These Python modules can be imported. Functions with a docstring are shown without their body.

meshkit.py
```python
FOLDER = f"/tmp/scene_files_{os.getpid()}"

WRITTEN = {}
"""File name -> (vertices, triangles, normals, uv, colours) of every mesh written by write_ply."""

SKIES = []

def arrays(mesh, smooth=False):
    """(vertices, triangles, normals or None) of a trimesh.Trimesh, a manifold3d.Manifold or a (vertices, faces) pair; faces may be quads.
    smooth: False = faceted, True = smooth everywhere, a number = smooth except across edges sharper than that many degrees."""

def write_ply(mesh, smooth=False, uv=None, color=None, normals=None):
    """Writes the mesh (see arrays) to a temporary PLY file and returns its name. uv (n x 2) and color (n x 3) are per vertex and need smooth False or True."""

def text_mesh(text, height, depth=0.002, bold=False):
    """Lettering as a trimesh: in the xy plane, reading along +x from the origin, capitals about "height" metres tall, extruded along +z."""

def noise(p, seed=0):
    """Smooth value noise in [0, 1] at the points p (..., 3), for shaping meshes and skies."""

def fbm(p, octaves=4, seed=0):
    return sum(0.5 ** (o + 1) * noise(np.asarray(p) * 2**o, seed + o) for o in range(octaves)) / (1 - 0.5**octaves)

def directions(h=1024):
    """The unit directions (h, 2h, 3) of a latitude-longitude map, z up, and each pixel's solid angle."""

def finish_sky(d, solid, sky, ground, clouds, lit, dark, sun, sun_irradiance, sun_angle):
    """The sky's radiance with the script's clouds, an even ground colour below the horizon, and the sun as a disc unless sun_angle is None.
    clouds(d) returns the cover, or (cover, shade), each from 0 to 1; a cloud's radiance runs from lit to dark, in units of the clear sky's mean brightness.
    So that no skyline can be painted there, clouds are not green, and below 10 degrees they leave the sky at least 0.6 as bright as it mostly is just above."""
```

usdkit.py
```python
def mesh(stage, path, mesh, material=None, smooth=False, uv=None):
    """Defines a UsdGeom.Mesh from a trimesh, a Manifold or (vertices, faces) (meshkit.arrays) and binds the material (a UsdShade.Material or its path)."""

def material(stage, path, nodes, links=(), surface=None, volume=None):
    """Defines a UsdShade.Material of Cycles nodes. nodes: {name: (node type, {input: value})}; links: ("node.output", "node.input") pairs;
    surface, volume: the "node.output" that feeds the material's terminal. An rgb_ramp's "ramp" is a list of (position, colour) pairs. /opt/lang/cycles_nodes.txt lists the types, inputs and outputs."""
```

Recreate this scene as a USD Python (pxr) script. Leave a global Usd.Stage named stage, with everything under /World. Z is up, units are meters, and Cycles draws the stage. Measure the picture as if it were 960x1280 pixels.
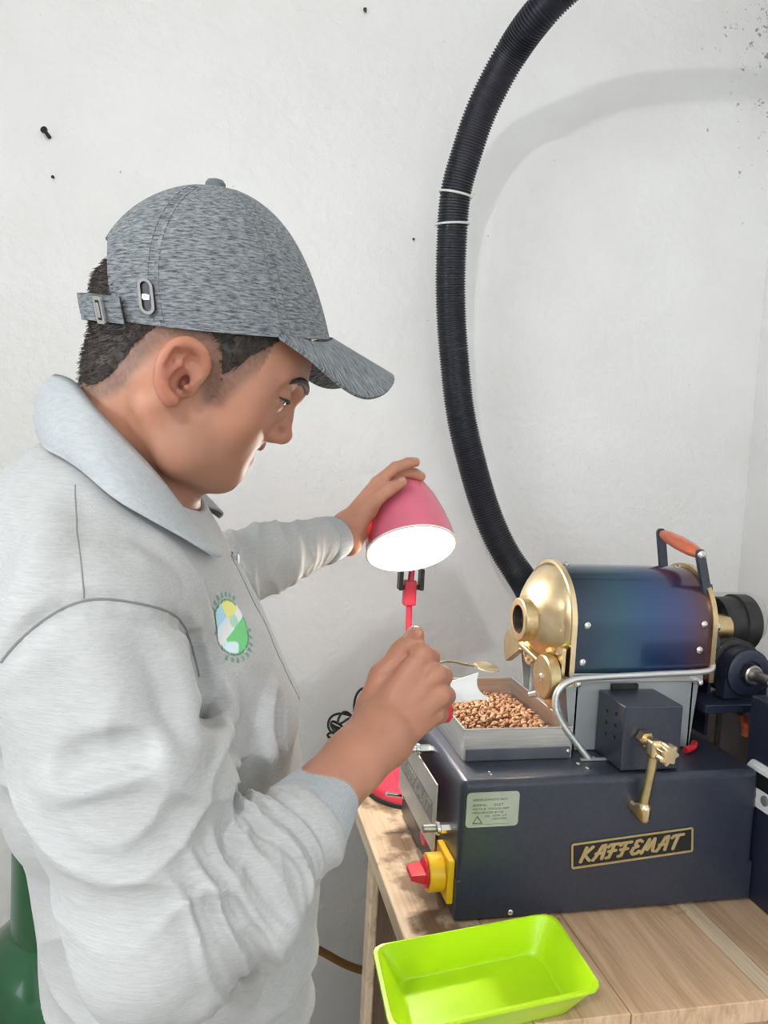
import math, numpy as np, trimesh, manifold3d as m3, usdkit, meshkit
from shapely.geometry import Polygon, LineString, box as sbox
from shapely.ops import unary_union
from pxr import Usd, UsdGeom, UsdLux, UsdShade, Gf, Sdf, Vt

stage = Usd.Stage.CreateInMemory()
UsdGeom.SetStageUpAxis(stage, UsdGeom.Tokens.z)
UsdGeom.SetStageMetersPerUnit(stage, 1.0)
UsdGeom.Xform.Define(stage, '/World')

# ------------------------------------------------------------------ camera, lights, exposure
CAM = np.array([0.0, 0.0, 1.5]); FPX = 960.0
YAW, PITCH, ROLL = np.radians([12.0, -4.5, 3.0])
FWD = np.array([math.sin(YAW)*math.cos(PITCH), math.cos(YAW)*math.cos(PITCH), math.sin(PITCH)])
_r0 = np.array([math.cos(YAW), -math.sin(YAW), 0]); _u0 = np.cross(_r0, FWD)
RIGHT = _r0*math.cos(ROLL) + _u0*math.sin(ROLL); UP = -_r0*math.sin(ROLL) + _u0*math.cos(ROLL)
cam = UsdGeom.Camera.Define(stage, '/World/camera')
M = Gf.Matrix4d(); 
for i, row in enumerate((RIGHT, UP, -FWD)):
    M.SetRow(i, Gf.Vec4d(*map(float, row), 0))
M.SetRow(3, Gf.Vec4d(*map(float, CAM), 1))
cam.AddTransformOp().Set(M)
cam.CreateHorizontalApertureAttr(36.0); cam.CreateVerticalApertureAttr(48.0); cam.CreateFocalLengthAttr(36.0)
cam.CreateClippingRangeAttr(Gf.Vec2f(0.05, 100)); cam.CreateExposureAttr(-0.12)

KEY_POS, KEY_POWER = (-0.78, -0.98, 2.72), 880.0
WINDOW_POWER, DESK_STRENGTH, SKY = 5.2, 285.0, 0.3

dome = UsdLux.DomeLight.Define(stage, '/World/sky')
_sky = usdkit.material(stage, '/World/Looks/sky_look', {
    's': ('sky_texture', {'sky_type': 'multiple_scattering', 'sun_disc': False, 'sun_elevation': 0.7}), 
    'b': ('background_shader', {'strength': SKY * 0.1})}, [('s.color', 'b.color')], surface='b.background')
dome.CreateIntensityAttr(SKY); dome.CreateColorAttr(Gf.Vec3f(0.85, 0.92, 1.0))

def rect_light(path, pos, target, w, h, power, color):
    l = UsdLux.RectLight.Define(stage, path)
    z = np.array(pos, float) - np.array(target, float); z /= np.linalg.norm(z)
    x = np.cross([0, 0, 1.0], z); x = x/np.linalg.norm(x) if np.linalg.norm(x) > 1e-6 else np.array([1.0, 0, 0]); y = np.cross(z, x)
    m = Gf.Matrix4d()
    for i, row in enumerate((x, y, z)): m.SetRow(i, Gf.Vec4d(*map(float, row), 0))
    m.SetRow(3, Gf.Vec4d(*map(float, pos), 1))
    l.AddTransformOp().Set(m); l.CreateWidthAttr(w); l.CreateHeightAttr(h)
    l.CreateIntensityAttr(power); l.CreateColorAttr(Gf.Vec3f(*color)); l.CreateNormalizeAttr(False)
    return l
# daylight from the left window; fill light from a window added behind the camera
rect_light('/World/window_daylight', (-2.12, -0.35, 1.75), (0, -0.35, 1.75), 1.7, 1.4, WINDOW_POWER*1.45, (0.93, 0.97, 1.0))
rect_light('/World/window_daylight_001', (0.3, -2.42, 1.75), (0.3, 0, 1.75), 2.0, 1.4, WINDOW_POWER*.6, (0.93, 0.97, 1.0))

# ------------------------------------------------------------------ helpers
def numbered(path):
    if not stage.GetPrimAtPath(path): return path
    k = 1
    while stage.GetPrimAtPath(f'{path}_{k:03d}'): k += 1
    return f'{path}_{k:03d}'
def ppath(parent): return '/World' if parent is None else str(parent.GetPath())
def tag(p, label=None, cat=None, group=None, kind=None):
    p = p.GetPrim() if hasattr(p, 'GetPrim') else p
    for k, v in (('label', label), ('category', cat), ('group', group), ('kind', kind)):
        if v: p.SetCustomDataByKey(k, v)
    return p
def thing(name, label, cat, loc=(0, 0, 0), group=None):
    x = UsdGeom.Xform.Define(stage, numbered('/World/' + name)); x.AddTranslateOp().Set(Gf.Vec3d(*map(float, loc)))
    return tag(x, label, cat, group)
def origin(prim):
    o = np.zeros(3)
    while prim and str(prim.GetPath()) != '/World':
        t = prim.GetAttribute('xformOp:translate')
        if t and t.Get() is not None: o = o + np.array(t.Get())
        prim = prim.GetParent()
    return o
def arr(m):
    v, f, _ = meshkit.arrays(m); return np.array(v, float), np.array(f, int)
def obj(name, mesh, mat, parent=None, label=None, smooth=35, col=None, vec=None, kind=None):
    """One Mesh; the geometry is given in world coordinates and stored relative to its thing's base."""
    parts = mesh if isinstance(mesh, list) else [mesh]
    vs, fs, n = [], [], 0
    for p in parts:
        v, f = arr(p); vs.append(v); fs.append(f + n); n += len(v)
    v, f = np.vstack(vs), np.vstack(fs)
    if parent is not None: v = v - origin(parent)
    path = numbered(ppath(parent) + '/' + name)
    if col is not None or vec is not None: smooth = True
    um = usdkit.mesh(stage, path, trimesh.Trimesh(v, f, process=False), '/World/Looks/' + mat, smooth=smooth)
    api = UsdGeom.PrimvarsAPI(um)
    if col is not None: api.CreatePrimvar('col', Sdf.ValueTypeNames.Color3fArray, 'vertex').Set(Vt.Vec3fArray.FromNumpy(np.asarray(col, np.float32)))
    if vec is not None: api.CreatePrimvar('cloth', Sdf.ValueTypeNames.Float3Array, 'vertex').Set(Vt.Vec3fArray.FromNumpy(np.asarray(vec, np.float32)))
    return tag(um, label, kind=kind)

def nrm(a): a = np.asarray(a, float); return a/np.linalg.norm(a)
def rbox(lo, hi, r=0.002, seg=12):
    lo, hi = np.array(lo, float), np.array(hi, float); r = min(r, 0.49*(hi-lo).min())
    s = m3.Manifold.sphere(r, seg); pts = []
    for i in (0, 1):
        for j in (0, 1):
            for k in (0, 1):
                c = np.where([i, j, k], hi-r, lo+r); pts.append(s.translate(tuple(map(float, c))))
    return m3.Manifold.batch_hull(pts)
def cbox(lo, hi, c=0.0015):
    """box with small chamfers, 44 triangles"""
    lo, hi = np.array(lo, float), np.array(hi, float); c = min(c, 0.3*(hi-lo).min()); p = []
    for i in (0, 1):
        for j in (0, 1):
            for k in (0, 1):
                e = np.where([i, j, k], hi, lo); s = np.where([i, j, k], -c, c)
                for a in range(3):
                    q = e.copy()
                    for b in range(3):
                        if b != a: q[b] += s[b]
                    p.append(q)
    return trimesh.convex.convex_hull(np.array(p))
def frame(d, up=(0, 0, 1)):
    z = nrm(d); u = np.array(up, float)
    if abs(z @ nrm(u)) > 0.98: u = np.array([1.0, 0.2, 0])
    x = nrm(np.cross(u, z)); return x, np.cross(z, x), z
def lathe(prof, o, d, n=40, up=(0, 0, 1), close=True):
    """revolve profile [(radius, height), ...] about direction d from o"""
    x, y, z = frame(d, up); o = np.array(o, float); a = np.linspace(0, 2*np.pi, n, endpoint=False)
    V = [o + r*(np.cos(a)[:, None]*x + np.sin(a)[:, None]*y) + h*z for r, h in prof]
    m = len(prof); v = np.vstack(V); f = []
    i = np.arange(n); j = (i+1) % n
    for k in range(m-1):
        a0, a1, b0, b1 = k*n+i, k*n+j, (k+1)*n+i, (k+1)*n+j
        f += [np.stack([a0, a1, b1], 1), np.stack([a0, b1, b0], 1)]
    if close:
        c0, c1 = len(v), len(v)+1; v = np.vstack([v, o+prof[0][1]*z, o+prof[-1][1]*z])
        f += [np.stack([j, i, np.full(n, c0)], 1), np.stack([(m-1)*n+i, (m-1)*n+j, np.full(n, c1)], 1)]
    f = np.vstack(f)
    t = trimesh.Trimesh(v, f, process=False)
    return t
def cyl(a, b, r, r2=None, n=24, ch=0.0):
    a, b = np.array(a, float), np.array(b, float); L = np.linalg.norm(b-a); r2 = r if r2 is None else r2
    if ch > 0: prof = [(r-ch, 0), (r, ch), (r2, L-ch), (r2-ch, L)]
    else: prof = [(r, 0), (r2, L)]
    return lathe(prof, a, b-a, n)
def spline(pts, n=60, closed=False):
    from scipy.interpolate import CubicSpline
    p = np.array(pts, float)
    if closed: p = np.vstack([p, p[:1]])
    t = np.r_[0, np.cumsum(np.linalg.norm(np.diff(p, axis=0), axis=1)**0.5 + 1e-9)]
    return CubicSpline(t, p, bc_type='periodic' if closed else 'not-a-knot' if len(p) > 3 else 'natural')(np.linspace(0, t[-1], n))
def tube(pts, r, n=12, cap=True, flat=None):
    p = np.array(pts, float); m = len(p); r = np.broadcast_to(np.asarray(r, float), (m,))
    t = np.gradient(p, axis=0); t /= np.linalg.norm(t, axis=1, keepdims=True) + 1e-12
    x = frame(t[0])[0]; X = []
    for k in range(m):
        x = nrm(x - (x @ t[k])*t[k]); X.append(x)
    X = np.array(X); Y = np.cross(t, X); a = np.linspace(0, 2*np.pi, n, endpoint=False)
    v = (p[:, None] + r[:, None, None]*(np.cos(a)[None, :, None]*X[:, None] + np.sin(a)[None, :, None]*Y[:, None])).reshape(-1, 3)
    i = np.arange(n); j = (i+1) % n; f = []
    for k in range(m-1):
        f += [np.stack([k*n+i, k*n+j, (k+1)*n+j], 1), np.stack([k*n+i, (k+1)*n+j, (k+1)*n+i], 1)]
    if cap:
        v = np.vstack([v, p[0], p[-1]]); c = len(v)-2
        f += [np.stack([j, i, np.full(n, c)], 1), np.stack([(m-1)*n+i, (m-1)*n+j, np.full(n, c+1)], 1)]
    return trimesh.Trimesh(v, np.vstack(f), process=False)
def extr(poly, o, X, Y, depth, bevel=0):
    """shapely polygon in the plane (o, X, Y), extruded along X x Y by depth"""
    X, Y = nrm(X), nrm(Y); Z = np.cross(X, Y); out = []
    for g in getattr(poly, 'geoms', [poly]):
        if g.is_empty or g.area < 1e-10: continue
        t = trimesh.creation.extrude_polygon(g, abs(depth), engine='earcut'); v = np.array(t.vertices)
        if depth < 0: v[:, 2] += depth
        out.append(trimesh.Trimesh(np.array(o) + v[:, :1]*X + v[:, 1:2]*Y + v[:, 2:]*Z, t.faces, process=False))
    return trimesh.util.concatenate(out)
def grid_mesh(P, closed_u=False, closed_v=False):
    a, b = P.shape[:2]; idx = np.arange(a*b).reshape(a, b)
    I = np.vstack([idx, idx[:1]]) if closed_u else idx
    I = np.hstack([I, I[:, :1]]) if closed_v else I
    q = np.stack([I[:-1, :-1], I[1:, :-1], I[1:, 1:], I[:-1, 1:]], -1).reshape(-1, 4)
    return trimesh.Trimesh(P.reshape(-1, 3), np.vstack([q[:, [0, 1, 2]], q[:, [0, 2, 3]]]), process=False)
def thick(P, t, closed_v=False):
    """solid sheet of thickness t from a grid of points, thickness to the inside of its normal"""
    g = grid_mesh(P, closed_v=closed_v); n = np.array(trimesh.Trimesh(g.vertices, g.faces, process=False).vertex_normals).reshape(P.shape)
    Q = P - n*t; a, b = P.shape[:2]
    A, B = grid_mesh(P, closed_v=closed_v), grid_mesh(Q, closed_v=closed_v)
    v = np.vstack([A.vertices, B.vertices]); f = [np.array(A.faces), np.array(B.faces)[:, ::-1] + a*b]
    idx = np.arange(a*b).reshape(a, b); rims = [(idx[0], 1), (idx[-1], -1)]
    if not closed_v: rims += [(idx[:, 0], -1), (idx[:, -1], 1)]
    for e, s in rims:
        e = np.r_[e, e[0]] if closed_v else e
        q = np.stack([e[:-1], e[1:], e[1:]+a*b, e[:-1]+a*b], 1)
        if s > 0: q = q[:, ::-1]
        f += [q[:, [0, 1, 2]], q[:, [0, 2, 3]]]
    return trimesh.Trimesh(v, np.vstack(f), process=False)
def rrect(w, h, r): return sbox(r, r, w-r, h-r).buffer(r, 6)
def screw(o, d, r=0.004):
    """pan-head screw with a cross slot"""
    x, y, z = frame(d); o = np.array(o, float)
    head = lathe([(r, 0), (r, .25*r), (.82*r, .5*r), (.45*r, .64*r), (.02*r, .68*r)], o, z, 16)
    hm = m3.Manifold(m3.Mesh(np.array(head.vertices, np.float32), np.array(head.faces, np.uint32)))
    if hm.is_empty(): return head
    for a, b in ((x, y), (y, x)):
        c = m3.Manifold.hull_points([tuple(map(float, o + sa*.55*r*a + sb*.12*r*b + sz*z)) for sa in (-1, 1) for sb in (-1, 1) for sz in (.35*r, 2*r)])
        hm = hm - c
    return hm

# ------------------------------------------------------------------ materials
def mat(name, color=(.5, .5, .5), rough=.5, metal=0., extra=None, nodes=None, links=(), **kw):
    n = {'p': ('principled_bsdf', {'base_color': color, 'roughness': rough, 'metallic': metal, **kw})}
    n.update(nodes or {}); return usdkit.material(stage, '/World/Looks/' + name, n, links, surface='p.BSDF')
def noisy(name, c1, c2, scale, rough=.5, metal=0., bump=0., stretch=(1, 1, 1), detail=4, lo=.35, hi=.65, bscale=None, coord='object', **kw):
    n = {'tc': ('texture_coordinate', {}), 'mp': ('mapping', {'scale': stretch}), 'n': ('noise_texture', {'scale': scale, 'detail': detail, 'roughness': .6}),
         'r': ('rgb_ramp', {'ramp': [(lo, c1), (hi, c2)]})}
    L = [(f'tc.{coord}', 'mp.vector'), ('mp.vector', 'n.vector'), ('n.fac', 'r.fac'), ('r.color', 'p.base_color')]
    if bump:
        n['nb'] = ('noise_texture', {'scale': bscale or scale, 'detail': 4}); n['b'] = ('bump', {'strength': 1.0, 'distance': bump})
        L += [('mp.vector', 'nb.vector'), ('nb.fac', 'b.height'), ('b.normal', 'p.normal')]
    return mat(name, rough=rough, metal=metal, nodes=n, links=L, **kw)

# painted plaster; mould specks of their own shape in the damp corner
usdkit.material(stage, '/World/Looks/plaster', {
    'g': ('geometry', {}), 'n1': ('noise_texture', {'scale': 5., 'detail': 5}), 'n2': ('noise_texture', {'scale': 38., 'detail': 5, 'roughness': .55}),
    'r1': ('rgb_ramp', {'ramp': [(.3, (.80, .79, .775)), (.7, (.845, .84, .83))]}),
    'sx': ('separate_xyz', {}), 'mx': ('map_range', {'from_min': 1.16, 'from_max': 1.44, 'clamp': True}), 'mz': ('map_range', {'from_min': 2.1, 'from_max': 2.62, 'clamp': True}),
    'mz2': ('map_range', {'from_min': 1.405, 'from_max': 1.445, 'clamp': True}),
    'nv': ('noise_texture', {'scale': 46., 'detail': 3, 'roughness': .7}), 'nw': ('noise_texture', {'scale': 6., 'detail': 2}),
    'a': ('math', {'math_type': 'multiply'}), 'a2': ('math', {'math_type': 'multiply'}), 'd9': ('math', {'math_type': 'multiply'}), 'my': ('map_range', {'from_min': 1.62, 'from_max': 1.88, 'clamp': True}), 'b': ('math', {'math_type': 'multiply_add', 'value2': .235, }),
    'd': ('math', {'math_type': 'multiply'}), 'd2': ('math', {'math_type': 'multiply_add', 'value2': .15}), 
    't': ('map_range', {'from_min': .735, 'from_max': .80, 'to_max': .75, 'clamp': True}),
    'mx1': ('mix', {'color2': (.17, .17, .16)}), 'bp': ('bump', {'strength': .75, 'distance': .006}), 
    'p': ('principled_bsdf', {'roughness': .42, 'specular_ior_level': .45})},
    [('g.position', 'n1.vector'), ('g.position', 'n2.vector'), ('n1.fac', 'r1.fac'), ('g.position', 'sx.vector'), ('sx.x', 'mx.value'), ('sx.z', 'mz.value'), ('sx.x', 'mz2.value'),
     ('mx.result', 'a.value1'), ('mz.result', 'a.value2'), ('g.position', 'nv.vector'), ('g.position', 'nw.vector'), ('sx.y', 'my.value'), ('a.value', 'a2.value1'), ('my.result', 'a2.value2'), ('a2.value', 'b.value1'), ('nv.fac', 'b.value3'),
     ('mz2.result', 'd.value1'), ('mz.result', 'd.value2'), ('d.value', 'd9.value1'), ('my.result', 'd9.value2'), ('d9.value', 'd2.value1'), ('b.value', 'd2.value3'), ('d2.value', 't.value'), ('t.result', 'mx1.fac'), ('r1.color', 'mx1.color1'),
     ('mx1.color', 'p.base_color'), ('n2.fac', 'bp.height'), ('bp.normal', 'p.normal')], surface='p.BSDF')
mat('white_ceiling', (.82, .82, .80), .7); noisy('floor_tile', (.42, .38, .34), (.52, .48, .43), 9, .5)
mat('white_gloss', (.85, .85, .83), .3)
def wood(name, c1, c2, c3, seed):
    usdkit.material(stage, '/World/Looks/' + name, {
        'g': ('geometry', {}), 'mp': ('mapping', {'scale': (26, 2.2, 12), 'location': (seed*3.1, seed, 0)}), 'n': ('noise_texture', {'scale': 1.6, 'detail': 7, 'roughness': .62, 'distortion': .9}),
        'r': ('rgb_ramp', {'ramp': [(.25, c1), (.5, c2), (.72, c3)]}),
        'm2': ('mapping', {'scale': (120, 4, 40), 'location': (seed, 0, 0)}), 'n2': ('noise_texture', {'scale': 2., 'detail': 4}), 'r2': ('rgb_ramp', {'ramp': [(.35, (.72, .70, .68)), (.6, (1, 1, 1))]}), 'mu': ('mix', {'mix_type': 'multiply', 'fac': .55}),
        # oily coffee stains left on the bench
        'n3': ('noise_texture', {'scale': 8.5, 'detail': 6, 'roughness': .62}), 'sx': ('separate_xyz', {}), 'dx0': ('map_range', {'from_min': .275, 'from_max': .325, 'clamp': True}), 'dx1': ('map_range', {'from_min': .40, 'from_max': .36, 'clamp': True}), 'dx': ('math', {'math_type': 'multiply'}), 'ad': ('math', {'math_type': 'multiply_add', 'value2': .17}),
        'st': ('map_range', {'from_min': .60, 'from_max': .70, 'to_max': .85, 'clamp': True}), 'ms': ('mix', {'color2': (.15, .078, .04)}),
        'b': ('bump', {'strength': .5, 'distance': .0012}), 'p': ('principled_bsdf', {'roughness': .5})},
        [('g.position', 'mp.vector'), ('mp.vector', 'n.vector'), ('n.fac', 'r.fac'), ('g.position', 'm2.vector'), ('m2.vector', 'n2.vector'), ('n2.fac', 'r2.fac'), ('r.color', 'mu.color1'), ('r2.color', 'mu.color2'),
         ('g.position', 'n3.vector'), ('g.position', 'sx.vector'), ('sx.x', 'dx0.value'), ('sx.x', 'dx1.value'), ('dx0.result', 'dx.value1'), ('dx1.result', 'dx.value2'), ('dx.value', 'ad.value1'), ('n3.fac', 'ad.value3'), ('ad.value', 'st.value'), ('st.result', 'ms.fac'), ('mu.color', 'ms.color1'),
         ('ms.color', 'p.base_color'), ('n2.fac', 'b.height'), ('b.normal', 'p.normal')], surface='p.BSDF')
wood('wood_tan', (.46, .29, .17), (.64, .43, .27), (.75, .54, .35), 1)
wood('wood_brown', (.39, .245, .15), (.53, .35, .22), (.64, .44, .29), 2)
wood('wood_pale', (.56, .42, .27), (.68, .53, .36), (.76, .61, .44), 3)
wood('wood_leg', (.50, .36, .23), (.60, .44, .29), (.66, .50, .34), 5)
noisy('navy', (.025, .030, .047), (.032, .038, .059), 160, .34, bump=.0004, bscale=420, coat_weight=.15, coat_roughness=.2)
noisy('navy_dark', (.012, .016, .034), (.018, .023, .045), 160, .38, bump=.0003, bscale=420)
noisy('black_iron', (.010, .010, .011), (.024, .022, .022), 60, .5, bump=.0006, bscale=120)
noisy('brass', (.78, .61, .36), (.86, .70, .45), 60, .24, 1., bump=.00012, bscale=500)
noisy('brass_worn', (.56, .42, .22), (.70, .55, .32), 45, .33, 1., bump=.0002, bscale=300)
noisy('brass_print', (.42, .31, .13), (.50, .38, .17), 80, .5, .3)
noisy('steel', (.62, .62, .61), (.72, .72, .71), 8, .42, .8, stretch=(1, 30, 30))
noisy('steel_tray', (.56, .55, .53), (.70, .69, .66), 7, .36, 1., stretch=(2, 2, 40))
mat('chrome', (.78, .77, .75), .16, 1.)
noisy('shaft_steel', (.34, .32, .30), (.46, .43, .40), 50, .35, 1.)
noisy('grey_sheet', (.36, .39, .40), (.43, .46, .47), 10, .42, .35)
noisy('grey_paint', (.42, .42, .41), (.5, .5, .49), 30, .5)
# heat-blued drum shell: temper colours run along the steel
usdkit.material(stage, '/World/Looks/tempered_steel', {
    'tc': ('geometry', {}), 'n': ('noise_texture', {'scale': 7., 'detail': 3}), 'sx': ('separate_xyz', {}), 'mx': ('map_range', {'from_min': .57, 'from_max': .86, 'clamp': True}),
    'a': ('math', {'math_type': 'multiply_add', 'value2': .22}), 's': ('math', {'math_type': 'subtract', 'value2': .11}),
    'r': ('rgb_ramp', {'ramp': [(0., (.028, .045, .075)), (.22, (.03, .085, .125)), (.42, (.032, .075, .18)), (.6, (.06, .065, .16)), (.74, (.11, .055, .075)), (.88, (.115, .065, .06)), (1., (.09, .07, .06))]}),
    'p': ('principled_bsdf', {'roughness': .17, 'metallic': .65, 'coat_weight': .4, 'coat_roughness': .06})},
    [('tc.position', 'n.vector'), ('tc.position', 'sx.vector'), ('sx.x', 'mx.value'), ('n.fac', 'a.value1'), ('mx.result', 'a.value3'), ('a.value', 's.value1'), ('s.value', 'r.fac'), ('r.color', 'p.base_color')], surface='p.BSDF')
noisy('orange_wood', (.55, .10, .035), (.68, .16, .06), 20, .3, stretch=(6, 1, 6), coat_weight=.4)
mat('red_plastic', (.62, .018, .035), .35); mat('yellow_plastic', (.85, .52, .015), .35); mat('pink_red_plastic', (.60, .035, .07), .3); noisy('strip_grey', (.11, .12, .14), (.15, .16, .18), 12, .4, .4); noisy('wood_dark', (.12, .075, .045), (.19, .12, .075), 6, .6, stretch=(12, 12, 1))  # strip grey holds a painted reflection, dark wood the shade under the bench
mat('black_plastic', (.012, .012, .013), .4); mat('black_rubber', (.015, .015, .016), .55); mat('white_plastic', (.82, .82, .84), .35); mat('dark_glass', (.01, .01, .012), .1)
mat('grey_rubber', (.16, .165, .17), .5)
noisy('hose_black', (.010, .011, .017), (.016, .018, .028), 40, .38)
mat('lime_silicone', (.50, .80, .006), .32, coat_weight=.25, coat_roughness=.15)
noisy('tank_green', (.010, .085, .028), (.016, .115, .04), 9, .28, coat_weight=.3)
mat('hose_brown', (.23, .11, .03), .45); mat('label_print', (.10, .11, .09), .6); noisy('label_foil', (.40, .44, .37), (.47, .50, .43), 30, .35, .25)
mat('tie_white', (.72, .70, .66), .5); noisy('etched_pale', (.36, .35, .33), (.42, .41, .38), 200, .5, .6); noisy('etched', (.25, .24, .22), (.31, .30, .28), 200, .5, .6)
noisy('plate_silver', (.50, .49, .46), (.58, .57, .54), 12, .4, .7)
noisy('bean', (.10, .045, .020), (.24, .115, .055), 220, .6, coord='object')
usdkit.material(stage, '/World/Looks/coffee_bean', {
    'oi': ('object_info', {}), 'r': ('rgb_ramp', {'ramp': [(0., (.17, .078, .036)), (.5, (.26, .13, .064)), (1., (.37, .20, .105))]}), 'p': ('principled_bsdf', {'roughness': .58, 'specular_ior_level': .35})},
    [('oi.random', 'r.fac'), ('r.color', 'p.base_color')], surface='p.BSDF')
mat('paper_white', (.86, .86, .85), .45)
# lamp shade: thin pink-red plastic that glows through a little; white lining; bulb
usdkit.material(stage, '/World/Looks/shade_plastic', {'d': ('principled_bsdf', {'base_color': (.70, .16, .24), 'roughness': .2}), 't': ('translucent_bsdf', {'color': (.85, .42, .48)}), 'm': ('mix_closure', {'fac': .05})},
    [('d.BSDF', 'm.closure1'), ('t.BSDF', 'm.closure2')], surface='m.closure')
mat('shade_lining', (.88, .87, .85), .4)
usdkit.material(stage, '/World/Looks/window_glass', {'t': ('transparent_bsdf', {'color': (.97, .98, .98)}), 'g': ('glossy_bsdf', {'roughness': .02}), 'f': ('fresnel', {'IOR': 1.45}), 'm': ('mix_closure', {})},
    [('f.fac', 'm.fac'), ('t.BSDF', 'm.closure1'), ('g.BSDF', 'm.closure2')], surface='m.closure')

# ------------------------------------------------------------------ the room
X0, X1, Y0, Y1, Z0, Z1 = -2.0, 1.44, -2.3, 1.9, -0.06, 3.0
def struct(name, mesh, m, label=None): return tag(obj(name, mesh, m), label, kind='structure')
def slab(lo, hi): return cbox(lo, hi, .001)
struct('floor', slab((X0-.1, Y0-.1, Z0-.1), (X1+.1, Y1+.1, Z0)), 'floor_tile', 'plain floor of the workshop')
struct('ceiling', slab((X0-.1, Y0-.1, Z1), (X1+.1, Y1+.1, Z1+.1)), 'white_ceiling', 'white ceiling')
struct('wall_back', slab((X0-.1, Y1, Z0), (X1+.1, Y1+.1, Z1)), 'plaster', 'white painted plaster wall with mould specks at its right corner')
struct('wall_right', slab((X1, Y0-.1, Z0), (X1+.1, Y1, Z1)), 'plaster', 'white painted side wall at the right edge')
def wall_with_hole(axis, at0, at1, lo, hi, hlo, hhi):
    out = []
    def add(a, b, c, d):
        if axis == 0: out.append(slab((at0, a, b), (at1, c, d)))
        else: out.append(slab((a, at0, b), (c, at1, d)))
    add(lo[0], lo[1], hlo[0], hi[1]); add(hhi[0], lo[1], hi[0], hi[1]); add(hlo[0], lo[1], hhi[0], hlo[1]); add(hlo[0], hhi[1], hhi[0], hi[1])
    return out
struct('wall_left', wall_with_hole(0, X0-.1, X0, (Y0, Z0), (Y1, Z1), (-1.2, 1.05), (.5, 2.45)), 'plaster', 'white plaster wall with a window')
struct('wall_front', wall_with_hole(1, Y0-.1, Y0, (X0-.1, Z0), (X1+.1, Z1), (-.7, 1.05), (1.3, 2.45)), 'plaster', 'white plaster wall behind the camera with an added fill window')
def window(axis, at, lo, hi, n):
    def b(a, c, d, e, t=.025): return slab((at-t, a, c), (at+t, d, e)) if axis == 0 else slab((a, at-t, c), (d, at+t, e))
    w = tag(UsdGeom.Xform.Define(stage, f'/World/window_{n}'), kind='structure')
    obj('window_frame', [b(lo[0], lo[1], lo[0]+.05, hi[1]), b(hi[0]-.05, lo[1], hi[0], hi[1]), b(lo[0], lo[1], hi[0], lo[1]+.05), b(lo[0], hi[1]-.05, hi[0], hi[1]), b((lo[0]+hi[0])/2-.025, lo[1], (lo[0]+hi[0])/2+.025, hi[1])], 'white_gloss', w)
    obj('pane', b(lo[0]+.05, lo[1]+.05, hi[0]-.05, hi[1]-.05, .002), 'window_glass', w)
window(0, X0-.05, (-1.2, 1.05), (.5, 2.45), 1); window(1, Y0-.05, (-.7, 1.05), (1.3, 2.45), 2)  # second window is added, unseen, to let fill light in

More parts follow.
